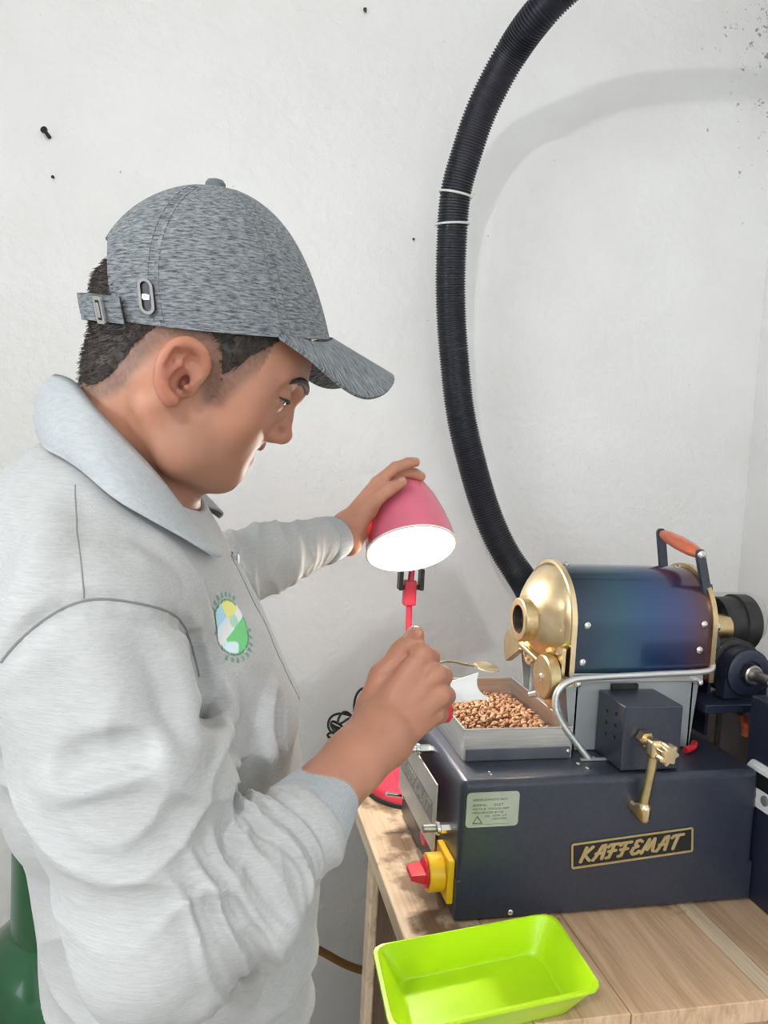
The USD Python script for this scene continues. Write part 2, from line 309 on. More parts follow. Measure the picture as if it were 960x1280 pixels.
# the bare bulb that hangs from the ceiling behind the photographer
t = thing('ceiling_lamp', 'bare white bulb hanging on a short cord from the ceiling', 'lamp', (KEY_POS[0], KEY_POS[1], Z1))
kx, ky, kz = KEY_POS
obj('ceiling_rose', lathe([(.05, 0), (.048, .012), (.02, .025)], (kx, ky, Z1), (0, 0, -1)), 'white_plastic', t)
obj('cord', tube([(kx, ky, Z1-.02), (kx, ky, kz+.12)], .004, 8), 'white_plastic', t)
obj('socket', lathe([(.012, 0), (.02, .01), (.022, .05), (.018, .055)], (kx, ky, kz+.125), (0, 0, -1)), 'white_plastic', t)
obj('bulb_neck', lathe([(.015, .0), (.02, .012), (.030, .028), (.034, .038)], (kx, ky, kz+.07), (0, 0, -1)), 'white_plastic', t)
kl = UsdLux.SphereLight.Define(stage, '/World/ceiling_lamp/bulb'); kl.AddTranslateOp().Set(Gf.Vec3d(0, 0, kz-Z1-.015)); kl.CreateRadiusAttr(.046); kl.CreateIntensityAttr(KEY_POWER); kl.CreateColorAttr(Gf.Vec3f(.97, .985, 1.0))



# small marks and fixings in the wall
def nail(x, z, r, L, label, dz=0):
    t = thing('wall_nail', label, 'nail', (x, Y1, z))
    obj('shank', cyl((x, Y1-.0005, z), (x-.3*L, Y1-L, z+dz), r*.55, n=10), 'black_iron', t); e = np.array((x-.3*L, Y1-L, z+dz)); obj('nail_head', cyl(e, e+nrm(e-np.array((x, Y1, z)))*r*.5, r, n=14), 'black_iron', t)
nail(-.404, 2.16, .0075, .022, 'largest dark nail sticking out of the wall at upper left', .006)
nail(-.394, 2.074, .0035, .004, 'tiny dark nail head low below the larger one at upper left')
nail(.295, 2.542, .0045, .008, 'small dark nail near the top edge left of the hose')
nail(.443, 2.026, .003, .006, 'small pale-shadowed nail between the cap and the hose')

# ------------------------------------------------------------------ workbench of planks
ZT = .82
t = thing('workbench', 'plank-topped wooden workbench with coffee stains carrying the roaster', 'workbench', (.85, 1.3, Z0))
xs = [.272, .392, .521, .717, .748, .905, 1.06, 1.25, 1.43]; looks = ['wood_pale', 'wood_tan', 'wood_tan', 'wood_pale', 'wood_brown', 'wood_tan', 'wood_brown', 'wood_tan']
for k in range(8):
    obj('plank', cbox((xs[k]+.0006, .812+.002*(k % 2), ZT-.03-.0005*(k % 2)), (xs[k+1]-.0006, 1.80, ZT), .0012), looks[k], t)
for (lx, ly) in ((.46, .86), (1.36, 1.70), (1.36, .86)):
    obj('leg', cbox((lx, ly, Z0), (lx+.07, ly+.055, ZT-.031), .003), 'wood_leg', t)
obj('leg', cbox((.282, 1.270, Z0), (.297, 1.31, ZT-.031), .003), 'wood_pale', t); obj('end_panel', cbox((.2975, 1.285, Z0+.03), (.42, 1.305, ZT-.031), .002), 'wood_dark', t)  # dark panel stands in for the leg's shaded front face
obj('rail', cbox((.54, .865, ZT-.11), (1.355, .89, ZT-.031), .002), 'wood_brown', t); obj('rail', cbox((.42, 1.71, ZT-.11), (1.355, 1.735, ZT-.031), .002), 'wood_brown', t)
obj('back_panel', cbox((.421, 1.30, .10), (1.35, 1.33, ZT-.031), .002), 'wood_brown', t)

# ------------------------------------------------------------------ lime baking tray on the bench front
def pan():
    rim = np.array([(.207, .912), (.474, .953), (.470, .797), (.199, .760)])
    base = np.array([(.243, .905), (.448, .937), (.446, .826), (.237, .798)])
    def loop(q, r, n=9):
        p = Polygon(q).buffer(-r).buffer(r, 8); 
        b = p.exterior; L = b.length; c = np.array(p.centroid.coords[0]); 
        ang = np.linspace(0, 2*np.pi, 96, endpoint=False); out = []
        for a in ang:
            ln = LineString([c, c+np.array((math.cos(a), math.sin(a)))*1.0]); s = b.intersection(ln); out.append(np.array(s.coords[0]) if s.geom_type == 'Point' else np.array(list(s.geoms)[0].coords[0]))
        return np.array(out)
    R, B = loop(rim, .018), loop(base, .02)
    def lev(a, z, inset=0): 
        P = B + (R-B)*a; c = P.mean(0); P = c + (P-c)*(1-inset/np.linalg.norm(P-c, axis=1, keepdims=True)); return np.c_[P, np.full(len(P), z)]
    z0, z1 = ZT, ZT+.05
    rows = [lev(-.9, z0+.004), lev(-.15, z0+.004), lev(-.02, z0+.0055), lev(.06, z0+.010), lev(.45, z0+.03), lev(.80, z1-.003), lev(.84, z1), lev(.98, z1+.0005), lev(1., z1-.0015), lev(.98, z1-.004), lev(.88, z1-.0045), lev(.52, z0+.026), lev(.13, z0+.006), lev(.03, z0+.001), lev(-.1, z0), lev(-.9, z0)]
    rows[0][:] = [*rows[0][:, :2].mean(0), rows[0][0, 2]]; rows[-1][:] = [*rows[-1][:, :2].mean(0), rows[-1][0, 2]]
    return grid_mesh(np.array(rows), closed_v=True), R
P_, R_ = pan()
t = obj('baking_tray', trimesh.Trimesh(P_.vertices, P_.faces[:, ::-1], process=False), 'lime_silicone', smooth=40); tag(t, 'empty lime green silicone loaf tray on the bench in front of the roaster', 'tray')
# ------------------------------------------------------------------ coffee roaster
ro = thing('coffee_roaster', 'navy blue drum coffee roaster with brass front and heat-blued drum', 'roaster', (.62, 1.18, ZT))
BX0, BX1, BY0, BY1, BZ0, BZ1 = .351, .838, 1.014, 1.352, ZT+.007, 1.035
body = rbox((BX0, BY0, BZ0+.02), (BX1, BY1, BZ1), .011, 20) + rbox((BX0, BY0, BZ0), (BX1, BY1, BZ0+.06), .0015, 8)
body = body ^ rbox((BX0-.001, BY0-.001, BZ0), (BX1+.001, BY1+.001, BZ1+.1), .0005)
obj('base_cabinet', body, 'navy', ro)
for px in (.39, .81):
    for py in (1.05, 1.315): obj('foot', lathe([(.012, 0), (.015, .002), (.015, .008)], (px, py, ZT), (0, 0, 1), 16), 'black_rubber', ro)
# rating label on the front, lower screw
lab = obj('rating_label', extr(rrect(.080, .052, .006), (.3590, BY0, .967), (1, 0, 0), (0, 0, 1), .0008), 'label_foil', ro, 'silver-green rating label')
def text_on(s, h, o, X, Y, depth=.0005, bold=False, width=None):
    m = meshkit.text_mesh(s, h, depth, bold); v = np.array(m.vertices); X, Y = nrm(X), nrm(Y); Z = np.cross(X, Y)
    if width: v[:, 0] *= width/(v[:, 0].max()-v[:, 0].min())
    return trimesh.Trimesh(np.array(o)+v[:, :1]*X+v[:, 1:2]*Y+v[:, 2:]*Z, m.faces, process=False)
lines = [('MODELO PHOTO MAT', .368, .0115, .052, .0030), ('SERIE No.', .368, .0195, .022, .0028), ('0127', .4, .0195, .014, .0032), ('VOLTAJE  110/1/60 AMP', .368, .0250, .056, .0026), ('FRECUENCIA 60 HZ', .368, .0305, .047, .0026),
         ('KG', .388, .0360, .006, .0026), ('1500  1.5', .399, .0355, .021, .0026), ('1800 RPM', .399, .0405, .021, .0026), ('_', .370, .0468, .055, .0030)]
obj('label_lettering', [text_on(s, h, (x, BY0-.0008, 1.018-dz), (1, 0, 0), (0, 0, 1), .0003, False, w) for s, x, dz, w, h in lines]
    + [extr(Polygon([(0, 0), (.016, 0), (.007, .012)]).difference(Polygon([(.002, .0012), (.0135, .0012), (.0068, .0098)])), (.369, BY0-.0008, .9725), (1, 0, 0), (0, 0, 1), .0003)], 'label_print', lab)
obj('cabinet_screw', screw((.437, BY0, ZT+.014), (0, -1, 0), .0045), 'chrome', ro)
# brush-script lettering, hand drawn as strokes
def script(h):
    w = h*.86; k = .10*h
    def s(*p): return [np.array(p, float)]
    L = {'K': s((.02, 0), (.2, .95)) + s((.62, .95), (.14, .45), (.22, .42), (.6, .02)),
         'A': s((0, 0), (.12, .18), (.42, .92), (.62, .95), (.62, .6), (.58, .02)) + s((.1, .42), (.62, .42)),
         'F': s((0, .78), (.1, .92), (.72, .92)) + s((.36, .9), (.28, .4), (.2, .05), (.02, .02)) + s((.08, .46), (.56, .48)),
         'E': s((.66, .84), (.5, .96), (.28, .9), (.24, .68), (.44, .54), (.16, .46), (.06, .2), (.2, .02), (.44, .04), (.6, .18)) ,
         'M': s((0, 0), (.34, .92), (.36, .2), (.72, .92), (.74, .1), (.86, .02)),
         'T': s((.04, .8), (.14, .92), (.8, .95)) + s((.46, .92), (.36, .4), (.3, .0))}
    x, out = 0, []
    for ch in 'KAFFEMAT':
        for st in L[ch]:
            p = st*[w, h]; p[:, 0] += x + .22*p[:, 1]
            if len(p) > 3: p = np.vstack([p[0], *[(p[i]*.25+p[i+1]*.75, p[i+1]*.75+p[i+2]*.25) [0:2] for i in range(len(p)-2)], p[-1]]) if False else p
            out.append(LineString(p).buffer(k, cap_style=1, join_style=1))
        x += w*{'M': 1.05, 'K': .86, 'A': .86, 'F': .82, 'E': .80, 'T': .9}[ch]
    g = unary_union(out); return g
from shapely import affinity
def fit(g, w, h):
    a, b, c, d = g.bounds; g = affinity.translate(g, -a, -b); return affinity.scale(g, w/(c-a), h/(d-b), origin=(0, 0))
npX, npY = nrm((.200, 0, .0155)), nrm((-.0155, 0, .200))
npl = obj('name_plate', extr(rrect(.202, .040, .004), (.5285, BY0, .8945), npX, npY, .0012), 'black_plastic', ro, 'black name plate with gold lettering')
fr = rrect(.202, .040, .004); obj('plate_border', extr(fr.difference(fr.buffer(-.0032)), np.array((.5285, BY0-.0012, .8945)), npX, npY, .0008), 'brass_print', npl)
obj('lettering', extr(fit(script(.024), .176, .0255), np.array((.5285, BY0-.0012, .8945))+npX*.012+npY*.0075, npX, npY, .0008), 'brass_print', npl)
# left side: silver plate with the same name, posts, switches
LX, LY = np.array((0, -1., 0)), np.array((0, 0, 1.))
sp = obj('side_plate', extr(rrect(.232, .108, .002), (BX0-.018, 1.312, .894), LX, LY, -.0025), 'plate_silver', ro, 'silver plate standing off the left side')
sp_face = BX0-.018-.0025
def onleft(poly, y, z, d, x=sp_face): return extr(poly, (x-d, y, z), LX, LY, d) if False else extr(poly, (x, y, z), LX, LY, -d) if False else extr(poly, (x, y, z), LX, LY, d)
obj('engraved_band', extr(sbox(0, 0, .205, .034), (BX0-.018, 1.300, .934), LX, LY, .0004), 'etched', sp)
obj('lettering', extr(fit(script(.03), .19, .024), (BX0-.0184, 1.293, .9395), LX, LY, .0006), 'etched_pale', sp)
for (py, pz) in ((1.046, .952), (1.180, 1.018)):
    kn = obj('post_knob', [cyl((BX0, py, pz), (BX0-.02, py, pz), .0075, n=6), cyl((BX0-.02, py, pz), (BX0-.026, py, pz), .010, n=16, ch=.001)], 'chrome', ro)
    obj('knob_grip', cyl((BX0-.026, py, pz), (BX0-.046, py, pz), .0058, n=16, ch=.001), 'shaft_steel' if pz < 1 else 'chrome', kn)
ts = obj('toggle_switch', [cyl((BX0, 1.297, .884), (BX0-.006, 1.297, .884), .010, n=6), cyl((BX0-.006, 1.297, .884), (BX0-.014, 1.297, .884), .0055, n=14)], 'chrome', ro); obj('lever', cyl((BX0-.013, 1.297, .884), (BX0-.045, 1.297, .890), .0025, .0042, n=12, ch=.0008), 'chrome', ts)
obj('switch_strip', cbox((BX0-.006, 1.10, .862), (BX0, 1.235, .896), .001), 'black_plastic', ro)  # black strip stands for the shadow cast by the side plate
obj('push_button', lathe([(.017, 0), (.017, .006), (.014, .011), (.002, .013)], (BX0, 1.165, .878), (-1, 0, 0), 24), 'pink_red_plastic', ro)
ys = obj('rotary_switch', [rbox((BX0-.010, 1.024, .846), (BX0, 1.088, .912), .002), cyl((BX0-.010, 1.056, .879), (BX0-.034, 1.056, .879), .0275, n=36, ch=.0015)], 'yellow_plastic', ro, 'yellow switch block with red handle')
obj('switch_handle', [cyl((BX0-.034, 1.056, .879), (BX0-.038, 1.056, .879), .022, n=32, ch=.001), m3.Manifold.batch_hull([rbox((BX0-.044, 1.056-.020, .8715), (BX0-.036, 1.056+.020, .8865), .002), rbox((BX0-.060, 1.056-.015, .875), (BX0-.058, 1.056+.017, .883), .0009)]).rotate((0, 0, 0))], 'red_plastic', ys)
# bean tray standing on the cabinet
TX0, TX1, TY0, TY1 = .374, .552, 1.086, 1.346; TZ = BZ1
def openbox(x0, y0, x1, y1, z0, z1, w):
    return m3.Manifold.cube((x1-x0, y1-y0, z1-z0)).translate((x0, y0, z0)) - m3.Manifold.cube((x1-x0-2*w, y1-y0-2*w, z1)).translate((x0+w, y0+w, z0+.004))
ctr = thing('cooling_tray', 'square sheet-steel tray of roasted beans on the roaster top', 'tray', ((TX0+TX1)/2, (TY0+TY1)/2, TZ))
obj('tray_box', openbox(TX0, TY0, TX1, TY1, TZ+.0005, TZ+.050, .0015), 'steel_tray', ctr, smooth=20)
obj('front_strip', cbox((TX0+.004, TY0-.0022, TZ+.0005), (TX1-.003, TY0-.0002, TZ+.0185), .0006), 'strip_grey', ctr)  # dark tone of the strip paints in a reflection
obj('rolled_rim', [cbox((TX0-.001, TY0-.001, TZ+.048), (TX1+.001, TY0+.0018, TZ+.0508), .0008), cbox((TX0-.001, TY1-.0018, TZ+.048), (TX1+.001, TY1+.001, TZ+.0508), .0008), cbox((TX0-.001, TY0, TZ+.048), (TX0+.0018, TY1, TZ+.0508), .0008), cbox((TX1-.0018, TY0, TZ+.048), (TX1+.001, TY1, TZ+.0508), .0008)], 'steel_tray', ctr)
for sx, sy, sz, d in ((.545, TY0-.0022, TZ+.012, (0, -1, 0)), (.553, 1.062, TZ, (0, 0, 1)), (.560, 1.045, TZ, (0, 0, 1)), (.402, 1.045, TZ, (0, 0, 1)), (.402, 1.036, TZ, (0, 0, 1))):
    obj('cabinet_screw', screw((sx, sy, sz), d, .0036 if sx > .5 else .002), 'chrome', ro if d[2] else ctr)
# drum
DC = np.array((0, 1.203, 1.236)); RD = .0895; DX0, DX1 = .556, .803
def dpt(x, a, r): return np.array((x, DC[1]+r*math.cos(a), DC[2]+r*math.sin(a)))
def ushape(r, zb): return Polygon([(DC[1]+r*math.cos(t), DC[2]+r*math.sin(t)) for t in np.linspace(0, math.pi, 65)] + [(DC[1]-r, zb), (DC[1]+r, zb)])
obj('drum_shell', extr(ushape(RD, 1.150), (DX0, 0, 0), (0, 1, 0), (0, 0, 1), DX1-DX0), 'tempered_steel', ro, 'heat-blued steel drum shell', smooth=20)
for x, r, zb in ((DX0-.007, RD+.007, 1.143), (DX1-.003, RD+.006, 1.146)): obj('end_flange', extr(ushape(r, zb), (x, 0, 0), (0, 1, 0), (0, 0, 1), .0088), 'brass' if x < .6 else 'brass_worn', ro, smooth=20)
def side_screw(x, z): obj('drum_screw', screw((x, DC[1]-RD+.0003, z), (0, -1, 0), .0062), 'chrome', ro)
for x, z in ((.578, 1.240), (.574, 1.180), (.787, 1.243), (.782, 1.200)): side_screw(x, z)
for x, a in ((.785, 92), (.575, 92)):
    a = math.radians(a); obj('drum_screw', screw(dpt(x, a, RD-.0003), (0, math.cos(a), math.sin(a)), .0062), 'chrome', ro)
# brass front: dished cone, spout ring, tongue
cone = lathe([(RD+.002, .0), (RD-.001, .005), (.084, .0105), (.072, .0205), (.058, .030), (.044, .037), (.034, .041)], (DX0-.007, DC[1], DC[2]), (-1, 0, 0), 96)
obj('front_cone', cone, 'brass', ro, 'polished brass dished front')
rc = np.array((DX0-.052, DC[1]-.010, DC[2]-.004)); cut = cyl(rc+(.03, 0, 0), rc-(.05, 0, 0), .0235, n=48)
ring = lathe([(.0235, -.012), (.036, -.012), (.037, 0), (.036, .010), (.034, .012), (.0245, .012), (.0235, .010)], rc, (-1, 0, 0), 56, close=False)
ring = trimesh.Trimesh(ring.vertices, np.vstack([ring.faces]), process=False)
rg = obj('feed_ring', ring, 'brass_worn', ro, 'brass feed ring with dark bore'); obj('bore', [lathe([(.0236, .0), (.0236, .022), (.001, .022)], rc+(-.012, 0, 0), (1, 0, 0), 40, close=False)], 'black_iron', rg)
tong = Polygon([(1.235, 1.20), (1.225, 1.16), (1.160, 1.102), (1.146, 1.097), (1.132, 1.104), (1.113, 1.145), (1.113, 1.20)]).buffer(.006).buffer(-.003)
obj('chute_plate', extr(tong, (DX0-.013, 0, 0), (0, 1, 0), (0, 0, 1), -.006), 'brass', ro, 'brass tongue below the cone')
# discharge door with weight
dd = obj('discharge_door', [cyl((DX0-.020, 1.137, 1.150), (DX0-.040, 1.137, 1.150), .036, n=48, ch=.002)], 'brass_worn', ro, 'round brass discharge door')
obj('door_screw', screw((DX0-.040, 1.137, 1.150), (-1, 0, 0), .006), 'chrome', dd)
obj('door_arm', [cyl((DX0-.030, 1.160, 1.166), (DX0-.046, 1.214, 1.184), .0058, n=16, ch=.001), lathe([(.013, 0), (.021, .0), (.022, .003), (.022, .020), (.020, .023), (.014, .023), (.013, .020), (.013, 0)], (DX0-.014, 1.205, 1.172), (-1, 0, 0), 32, close=False)], 'brass', dd)
obj('door_pin', cyl((DX0-.036, 1.158, 1.116), (DX0-.048, 1.164, 1.110), .006, n=14, ch=.001), 'chrome', dd)
hw = Polygon([(math.cos(a)*.036, math.sin(a)*.036) for a in np.linspace(math.radians(-20), math.radians(200), 24)])
obj('counterweight', extr(affinity.rotate(hw, 32, origin=(0, 0)), (DX0-.030, 1.268, 1.162), (0, -1, 0), (0, 0, 1), .012), 'brass_worn', ro)
# grey stand plate under the drum, bent tube round it, clamps
st = Polygon([(.545, 1.157), (.785, 1.157), (.785, 1.146), (.776, 1.0365), (.563, 1.0365), (.547, 1.146)])
obj('stand_plate', extr(st, (0, 1.112, 0), (1, 0, 0), (0, 0, 1), -.003), 'grey_sheet', ro, 'grey sheet-metal stand under the drum'); obj('stand_plate', extr(st, (0, 1.30, 0), (1, 0, 0), (0, 0, 1), -.003), 'grey_sheet', ro)
obj('stand_plate', extr(Polygon([(1.112, 1.157), (1.30, 1.157), (1.30, 1.0365), (1.112, 1.0365)]), (.566, 0, 0), (0, 1, 0), (0, 0, 1), .003), 'grey_sheet', ro); obj('stand_plate', extr(Polygon([(1.112, 1.157), (1.30, 1.157), (1.30, 1.0365), (1.112, 1.0365)]), (.772, 0, 0), (0, 1, 0), (0, 0, 1), .003), 'black_iron', ro)
tb = [(.806, 1.150, 1.186), (.812, 1.122, 1.180), (.806, 1.106, 1.170), (.785, 1.101, 1.166), (.70, 1.100, 1.164), (.575, 1.098, 1.160), (.545, 1.096, 1.157), (.524, 1.094, 1.142), (.521, 1.092, 1.114), (.532, 1.088, 1.092), (.556, 1.082, 1.062), (.577, 1.075, 1.037)]
def smooth_path(p, n=80, it=2):
    p = np.array(p, float)
    for _ in range(it): p = np.vstack([p[:1], np.stack([.75*p[:-1]+.25*p[1:], .25*p[:-1]+.75*p[1:]], 1).reshape(-1, 3), p[-1:]])
    return p
obj('bent_tube', tube(smooth_path(tb, it=2), .0052, 14), 'steel', ro, 'bent steel tube in front of the drum stand')
obj('tube_bracket', cbox((.550, 1.1055, 1.150), (.788, 1.1095, 1.164), .0008), 'steel', ro)
for x in (.560, .776): obj('tube_clamp', [cbox((x-.005, 1.094, 1.146), (x+.005, 1.111, 1.154), .001), screw((x, 1.094, 1.150), (0, -1, 0), .0042)], 'chrome', ro)
obj('base_strip', cbox((.562, 1.070, 1.0355), (.612, 1.076, 1.0385), .0005), 'grey_sheet', ro); obj('cabinet_screw', screw((.590, 1.080, 1.0355), (0, 0, 1), .0045), 'chrome', ro)
# burner box with vent holes and brass gas valve
bb = rbox((.604, 1.026, 1.0365), (.702, 1.110, 1.137), .0028, 12)
for (hy, hz) in ((1.05, 1.117), (1.05, 1.099), (1.05, 1.081), (1.078, 1.112), (1.078, 1.094), (1.078, 1.076)):
    bb = bb - m3.Manifold.cylinder(.02, .0032, .0032, 14).rotate((0, 90, 0)).translate((.598, hy, hz))
obj('burner_box', bb, 'navy', ro, 'navy burner box with vent holes'); obj('flue_slot', cbox((.625, 1.1055, 1.137), (.672, 1.112, 1.146), .001), 'black_iron', ro)
vx, vz = .643, 1.083
gv = obj('gas_valve', [cyl((vx-.008, 1.027, vz+.008), (vx-.004, .990, vz+.004), .0085, n=20, ch=.001), cyl((vx-.008, 1.024, vz+.008), (vx-.007, 1.012, vz+.007), .012, n=6), rbox((vx-.016, .982, vz-.012), (vx+.004, 1.004, vz+.016), .006, 14)], 'brass', ro, 'brass gas valve')
kp = Polygon([((.0145+.0022*math.cos(7*t))*math.cos(t), (.0145+.0022*math.cos(7*t))*math.sin(t)) for t in np.linspace(0, 2*np.pi, 84, endpoint=False)])
kd = nrm((.12, -1, -.10)); kX = nrm(np.cross((0, 0, 1), kd)); kY = np.cross(kd, kX)
obj('valve_knob', [extr(kp, np.array((vx+.004, .984, vz)), kX, kY, .013), extr(kp.buffer(-.0018), np.array((vx+.004, .984, vz))+kd*.013, kX, kY, .0018), cyl((vx+.002, .992, vz), np.array((vx+.004, .984, vz)), .0095, n=24)], 'brass', gv)
obj('gas_pipe', tube([(vx-.006, .994, vz-.005), (vx-.007, .995, vz-.03), (vx-.013, .998, vz-.088)], .0072, 16), 'brass_worn', gv)
obj('pipe_elbow', m3.Manifold.batch_hull([m3.Manifold.sphere(.0115, 20).translate((vx-.012, .998, vz-.092)), m3.Manifold.sphere(.0105, 20).translate((vx-.016, 1.006, vz-.097)), m3.Manifold.sphere(.008, 16).translate((vx-.011, .996, vz-.106))])+m3.Manifold.batch_hull([m3.Manifold.sphere(.009, 16).translate((vx-.016, 1.004, vz-.096)), m3.Manifold.sphere(.009, 16).translate((vx-.020, 1.018, vz-.094))]), 'brass', gv)
# carrying handle at the rear end of the drum
hb = []
def bar(p, q, w, th, nrmv):
    p, q = np.array(p, float), np.array(q, float); d = nrm(q-p); n = nrm(nrmv); s = nrm(np.cross(d, n)); L = np.linalg.norm(q-p)
    return extr(LineString([(0, 0), (L, 0)]).buffer(w/2, 8), p-n*th/2, d, np.cross(n, d), th)
A0, A1, B0, B1 = np.array((.783, 1.135, 1.357)), np.array((.8165, 1.106, 1.205)), np.array((.793, 1.272, 1.377)), np.array((.8165, 1.272, 1.24))
A1 = np.array((.826, 1.135, 1.205))
for p, q in ((A0, A1), (B0, B1)): obj('handle_arm', bar(p, q, .0175, .006, (0, 1, 0)+np.array((-.25, 0, 0))), 'navy', ro)
dv = nrm(B0-A0); Lh = np.linalg.norm(B0-A0)
obj('handle_grip', lathe([(.006, .004), (.0095, .012), (.0118, .03), (.0128, Lh*.5), (.0112, Lh-.03), (.0085, Lh-.012), (.006, Lh-.004)], A0, dv, 28), 'orange_wood', ro, 'orange-red turned wooden handle')
obj('handle_screw', screw(A0-dv*.004, -dv, .0075), 'chrome', ro); obj('handle_screw', screw(A1+(-.003, -.0035, .030), (0, -1, 0), .0075), 'chrome', ro)
# rear end plate, bearing, pulley, shaft, shelf
obj('rear_plate', extr(Polygon([(1.15, 1.04), (1.15, 1.235), (1.17, 1.30), (1.25, 1.305), (1.30, 1.26), (1.30, 1.04)]), (.830, 0, 0), (0, 1, 0), (0, 0, 1), .006), 'navy_dark', ro)
obj('bearing_bush', lathe([(.024, 0), (.024, .045), (.020, .05)], (.834, 1.185, 1.222), (1, 0, 0), 32), 'brass_worn', ro)
obj('motor', lathe([(.038, .0), (.046, .004), (.047, .04), (.051, .042), (.051, .068), (.045, .074), (.03, .076)], (.872, 1.215, 1.224), (1, 0, 0), 48), 'black_iron', ro, 'round black drive housing')
obj('drive_guard', extr(Polygon([(.834, 1.31), (.90, 1.278), (.90, 1.15), (.834, 1.13)]), (0, 1.31, 0), (1, 0, 0), (0, 0, 1), .01), 'navy', ro)
bc0 = np.array((.879, 1.14, 1.160)); dblk = unary_union([Polygon([(.041*math.cos(t), .041*math.sin(t)) for t in np.linspace(0, 2*np.pi, 49)[:-1]]), sbox(-.041, -.045, .041, -.012)])
obj('pillow_block', extr(dblk, bc0, (1, 0, 0), (0, 0, 1), .022), 'navy_dark', ro, 'round-topped navy bearing block'); obj('bearing_ring', lathe([(.034, 0), (.040, .001), (.040, .006), (.034, .009), (.022, .009), (.020, .004)], bc0-(0, .022, 0), (0, -1, 0), 44), 'navy_dark', ro)
obj('pulley', lathe([(.040, 0), (.049, .004), (.049, .012), (.042, .018), (.049, .024), (.049, .032), (.030, .036)], bc0+(0, .04, 0), (0, -1, 0), 48), 'black_iron', ro)
obj('drive_shaft', [cyl(bc0-(0, .020, 0), bc0-(0, .085, 0), .0095, n=24, ch=.001), cyl(bc0-(0, .026, 0), bc0-(0, .042, 0), .0165, n=28, ch=.002)], 'shaft_steel', ro, 'bare steel drive shaft')
obj('motor_shelf', cbox((.790, 1.095, 1.098), (1.02, 1.33, 1.112), .0012), 'navy_dark', ro)
obj('shelf_post', cbox((.99, 1.12, ZT+.0005), (1.015, 1.32, 1.098), .001), 'navy_dark', ro)
for x in (.872, .93): obj('shelf_bolt', cyl((x, 1.118, 1.098), (x, 1.118, 1.088), .006, n=6), 'black_iron', ro)
obj('red_wire', tube(spline([(.905, 1.16, 1.098), (.905, 1.155, 1.075), (.91, 1.15, 1.055), (.912, 1.15, 1.037)], 20), .0065, 10), 'orange_wood', ro, 'short red cable under the shelf'); obj('red_wire', tube([(.752, 1.085, 1.0415), (.770, 1.092, 1.043), (.783, 1.106, 1.044)], .0055, 10), 'red_plastic', ro)
# ------------------------------------------------------------------ second machine at the right edge
c2 = thing('machine_cabinet', 'dark navy metal machine cabinet with a white control panel at the right edge', 'cabinet', (1.0, .91, ZT))
obj('cabinet_shell', rbox((.8425, .835, ZT+.0005), (1.20, 1.058, 1.142), .004), 'navy_dark', c2)
pp = Polygon([(0, .020), (.016, 0), (.104, 0), (.12, .02), (.12, .056), (.108, .070), (.010, .070), (0, .058)]).buffer(-.003).buffer(.003, 5)
cp = obj('control_panel', extr(pp, (.8425, 1.047, .974), (0, -1, 0), (0, 0, 1), .004), 'white_plastic', c2, 'white control panel')
obj('panel_step', extr(affinity.scale(pp, .88, .80), (.8385, 1.047, .974), (0, -1, 0), (0, 0, 1), .0015), 'white_plastic', cp)
obj('display_window', extr(rrect(.06, .024, .003), (.837, 1.029, 1.006), (0, -1, 0), (0, 0, 1), .0012), 'dark_glass', cp)
for y in (1.026, .998): obj('panel_button', lathe([(.008, 0), (.008, .002), (.006, .0035)], (.837, y, .993), (-1, 0, 0), 20), 'grey_rubber', cp)
gd = obj('spare_motor', lathe([(.03, 0), (.055, .004), (.058, .02), (.058, .10), (.05, .11)], (1.055, 1.48, 1.172), (1, 0, 0), 40), 'grey_paint'); tag(gd, 'grey round motor behind the drive housing at the right edge', 'motor')
tag(obj('motor_stand', [cbox((1.06, 1.43, ZT), (1.15, 1.53, 1.113), .003)], 'black_iron'), 'dark stand under the grey motor behind the roaster', 'stand')

# ------------------------------------------------------------------ exhaust hose, its ties
hp = spline([(0.6, 1.3, 1.02), (0.7, 1.5, 1.07), (0.73, 1.72, 1.19), (0.691, 1.77, 1.26), (0.638, 1.79, 1.365), (0.593, 1.79, 1.481), (0.556, 1.785, 1.595), (0.533, 1.78, 1.707), (0.514, 1.77, 1.816), (0.501, 1.755, 1.923), (0.495, 1.74, 2.009), (0.494, 1.725, 2.093), (0.506, 1.705, 2.166), (0.521, 1.68, 2.236), (0.54, 1.65, 2.294), (0.566, 1.61, 2.353), (0.586, 1.56, 2.387), (0.612, 1.52, 2.417), (0.69, 1.475, 2.478), (0.84, 1.45, 2.525), (1.0, 1.41, 2.56), (1.2, 1.38, 2.58), (1.434, 1.36, 2.58)], 900)
hp = hp[60:]
sl = np.r_[0, np.cumsum(np.linalg.norm(np.diff(hp, axis=0), axis=1))]; ng = int(sl[-1]/.0062)
ss = np.linspace(0, sl[-1], ng*4+1); hq = np.stack([np.interp(ss, sl, hp[:, k]) for k in range(3)], 1)
hr = .0338 + .0016*np.array([1, 1, -1, -1])[np.arange(len(ss)) % 4]
hose = tag(obj('exhaust_hose', tube(hq, hr, 40), 'hose_black', smooth=50), 'thick black corrugated exhaust hose curving up the white wall', 'hose')
def tie(s, tilt, knot):
    i = int(s); c = hq[i]; d = nrm(hq[i+4]-hq[i-4]); x, y, z = frame(d+np.array(tilt)); a = np.linspace(0, 2*np.pi, 40, endpoint=False)
    ringp = c+(.0372)*(np.cos(a)[:, None]*x+np.sin(a)[:, None]*y); ringp = np.vstack([ringp, ringp[:2]])
    kp = ringp[knot]; k2 = kp + nrm(kp-c)*.006
    return [tube(ringp, .0027, 8), m3.Manifold.sphere(.0042, 10).translate(tuple(map(float, kp))), tube([kp, k2+(.004, -.002, .008)], .0014, 6)]
